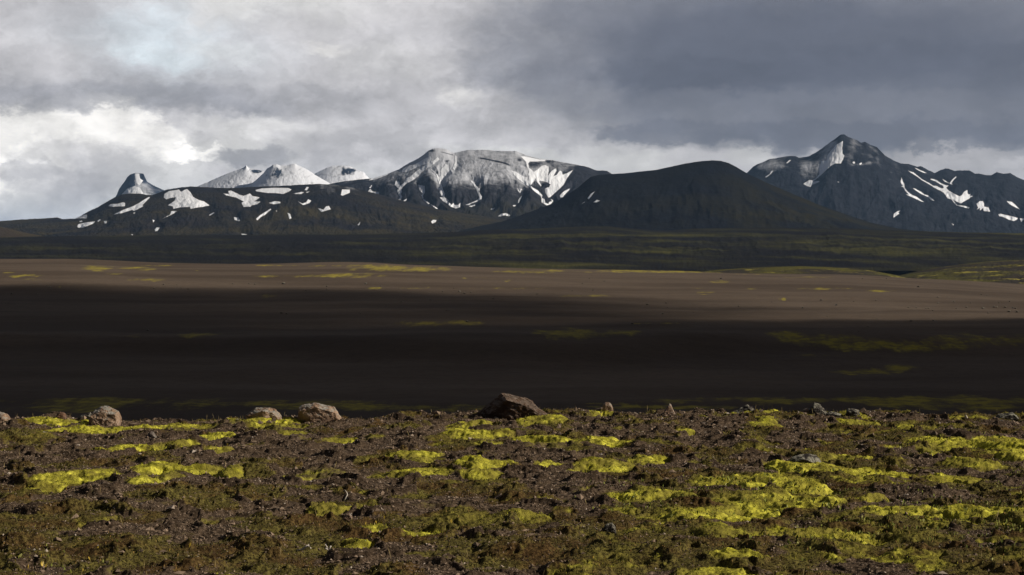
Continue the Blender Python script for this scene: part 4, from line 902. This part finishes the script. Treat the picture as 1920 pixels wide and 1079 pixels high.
# ------------------------------------------------------------------ clouds that shade the valley (outside the view, towards the sun)
def cloud_mat(name, dens):
    m = bpy.data.materials.new(name); m.use_nodes = True; t = m.node_tree; t.nodes.clear()
    o = t.nodes.new('ShaderNodeOutputMaterial'); v = t.nodes.new('ShaderNodeVolumePrincipled')
    v.inputs['Density'].default_value = dens; v.inputs['Color'].default_value = (0.95, 0.95, 0.96, 1)
    t.links.new(v.outputs[0], o.inputs['Volume']); return m
def cloud(label, foot, zg, alt, thick, dens, soft, seed, n=150, holes=0.25):
    """foot: outline of its shadow on the land at height zg"""
    k = (alt-zg)/math.tan(SEL); off = (k*math.sin(SAZ), k*math.cos(SAZ))
    Pf = np.asarray(foot, float); x0, y0 = Pf.min(0)-soft*1.5; x1, y1 = Pf.max(0)+soft*1.5
    gx = np.linspace(x0, x1, n); gy = np.linspace(y0, y1, n); GX, GY = np.meshgrid(gx, gy)
    sd = poly_sd(GX, GY, Pf, pad=soft*2)+fbm(GX/(soft*2.2), GY/(soft*1.6), 4, 0.55, seed)*soft*0.8
    th = ss(sd, -soft*0.3, soft)*(1+holes*fbm(GX/300, GY/200, 3, 0.5, seed+1))
    th = np.where(sd > -soft*0.3, th*thick+2.0, 0)
    up = th*0.65*(1+0.35*fbm(GX/150, GY/150, 4, 0.6, seed+2)); dn = th*0.35
    mask = (th > 0); f = grid_faces(n, n); fm_ = mask.ravel()[f].all(1); f = f[fm_]
    top = np.stack([GX+off[0], GY+off[1], alt+up], -1).reshape(-1, 3); bot = np.stack([GX+off[0], GY+off[1], alt-dn], -1).reshape(-1, 3)
    nn = n*n; ff = [f, f[:, ::-1]+nn]
    e = np.concatenate([f[:, [0, 1]], f[:, [1, 2]], f[:, [2, 3]], f[:, [3, 0]]]); key = np.sort(e, 1)
    _, inv, cnt = np.unique(key, axis=0, return_inverse=True, return_counts=True)
    be = e[cnt[inv.ravel()] == 1]
    ff.append(np.stack([be[:, 1], be[:, 0], be[:, 0]+nn, be[:, 1]+nn], 1))
    cc, fa, _a = compact(np.concatenate([top, bot]), np.concatenate(ff), {})
    return tag(mesh_np('cloud', cc, fa, cloud_mat('cloud_vapour_%d' % seed, dens)), label, 'cloud', None, 'structure')
def fp(px, py): return ground_hit(px, py)[:2]
cloud('broad low cloud towards the sun that shades the valley', [(-2500, 1350), (-700, fp(0, 538)[1]), fp(0, 538), fp(300, 539), fp(560, 540), fp(700, 545), fp(840, 556), fp(960, 575), fp(1120, 597), fp(1300, 611), fp(1450, 605), fp(1600, 605), fp(1750, 605), fp(1920, 598), fp(2200, 594), (900, 950), (1500, 700), (1500, 70), (-2500, 70)], -33, 1500, 200, 0.0078, 80, 5, n=240)
cloud('thin ragged cloud beside the broad one', [fp(500, 540), fp(800, 546), fp(1100, 552), fp(1330, 568), fp(1480, 580), fp(1380, 592), fp(1150, 600), fp(900, 590), fp(600, 570)], -33, 1560, 60, 0.010, 40, 6, n=120, holes=1.5)

# ------------------------------------------------------------------ air
def haze(dens):
    bm = bmesh.new(); bmesh.ops.create_cube(bm, size=1)
    me = bpy.data.meshes.new('haze'); bm.to_mesh(me); bm.free()
    o = bpy.data.objects.new('haze', me); C.objects.link(o)
    o.scale = (150000, 150000, 1200); o.location = (0, 0, 1000-600)
    m = bpy.data.materials.new('air'); m.use_nodes = True; t = m.node_tree; t.nodes.clear()
    q = t.nodes.new('ShaderNodeOutputMaterial'); v = t.nodes.new('ShaderNodeVolumePrincipled')
    v.inputs['Density'].default_value = dens; v.inputs['Color'].default_value = (0.36, 0.60, 1.0, 1)
    v.inputs['Anisotropy'].default_value = 0.0
    t.links.new(v.outputs[0], q.inputs['Volume']); me.materials.append(m)
    tag(o, 'faint bluish air between the plain and the mountains', 'haze', None, 'stuff')
haze(0.000014)
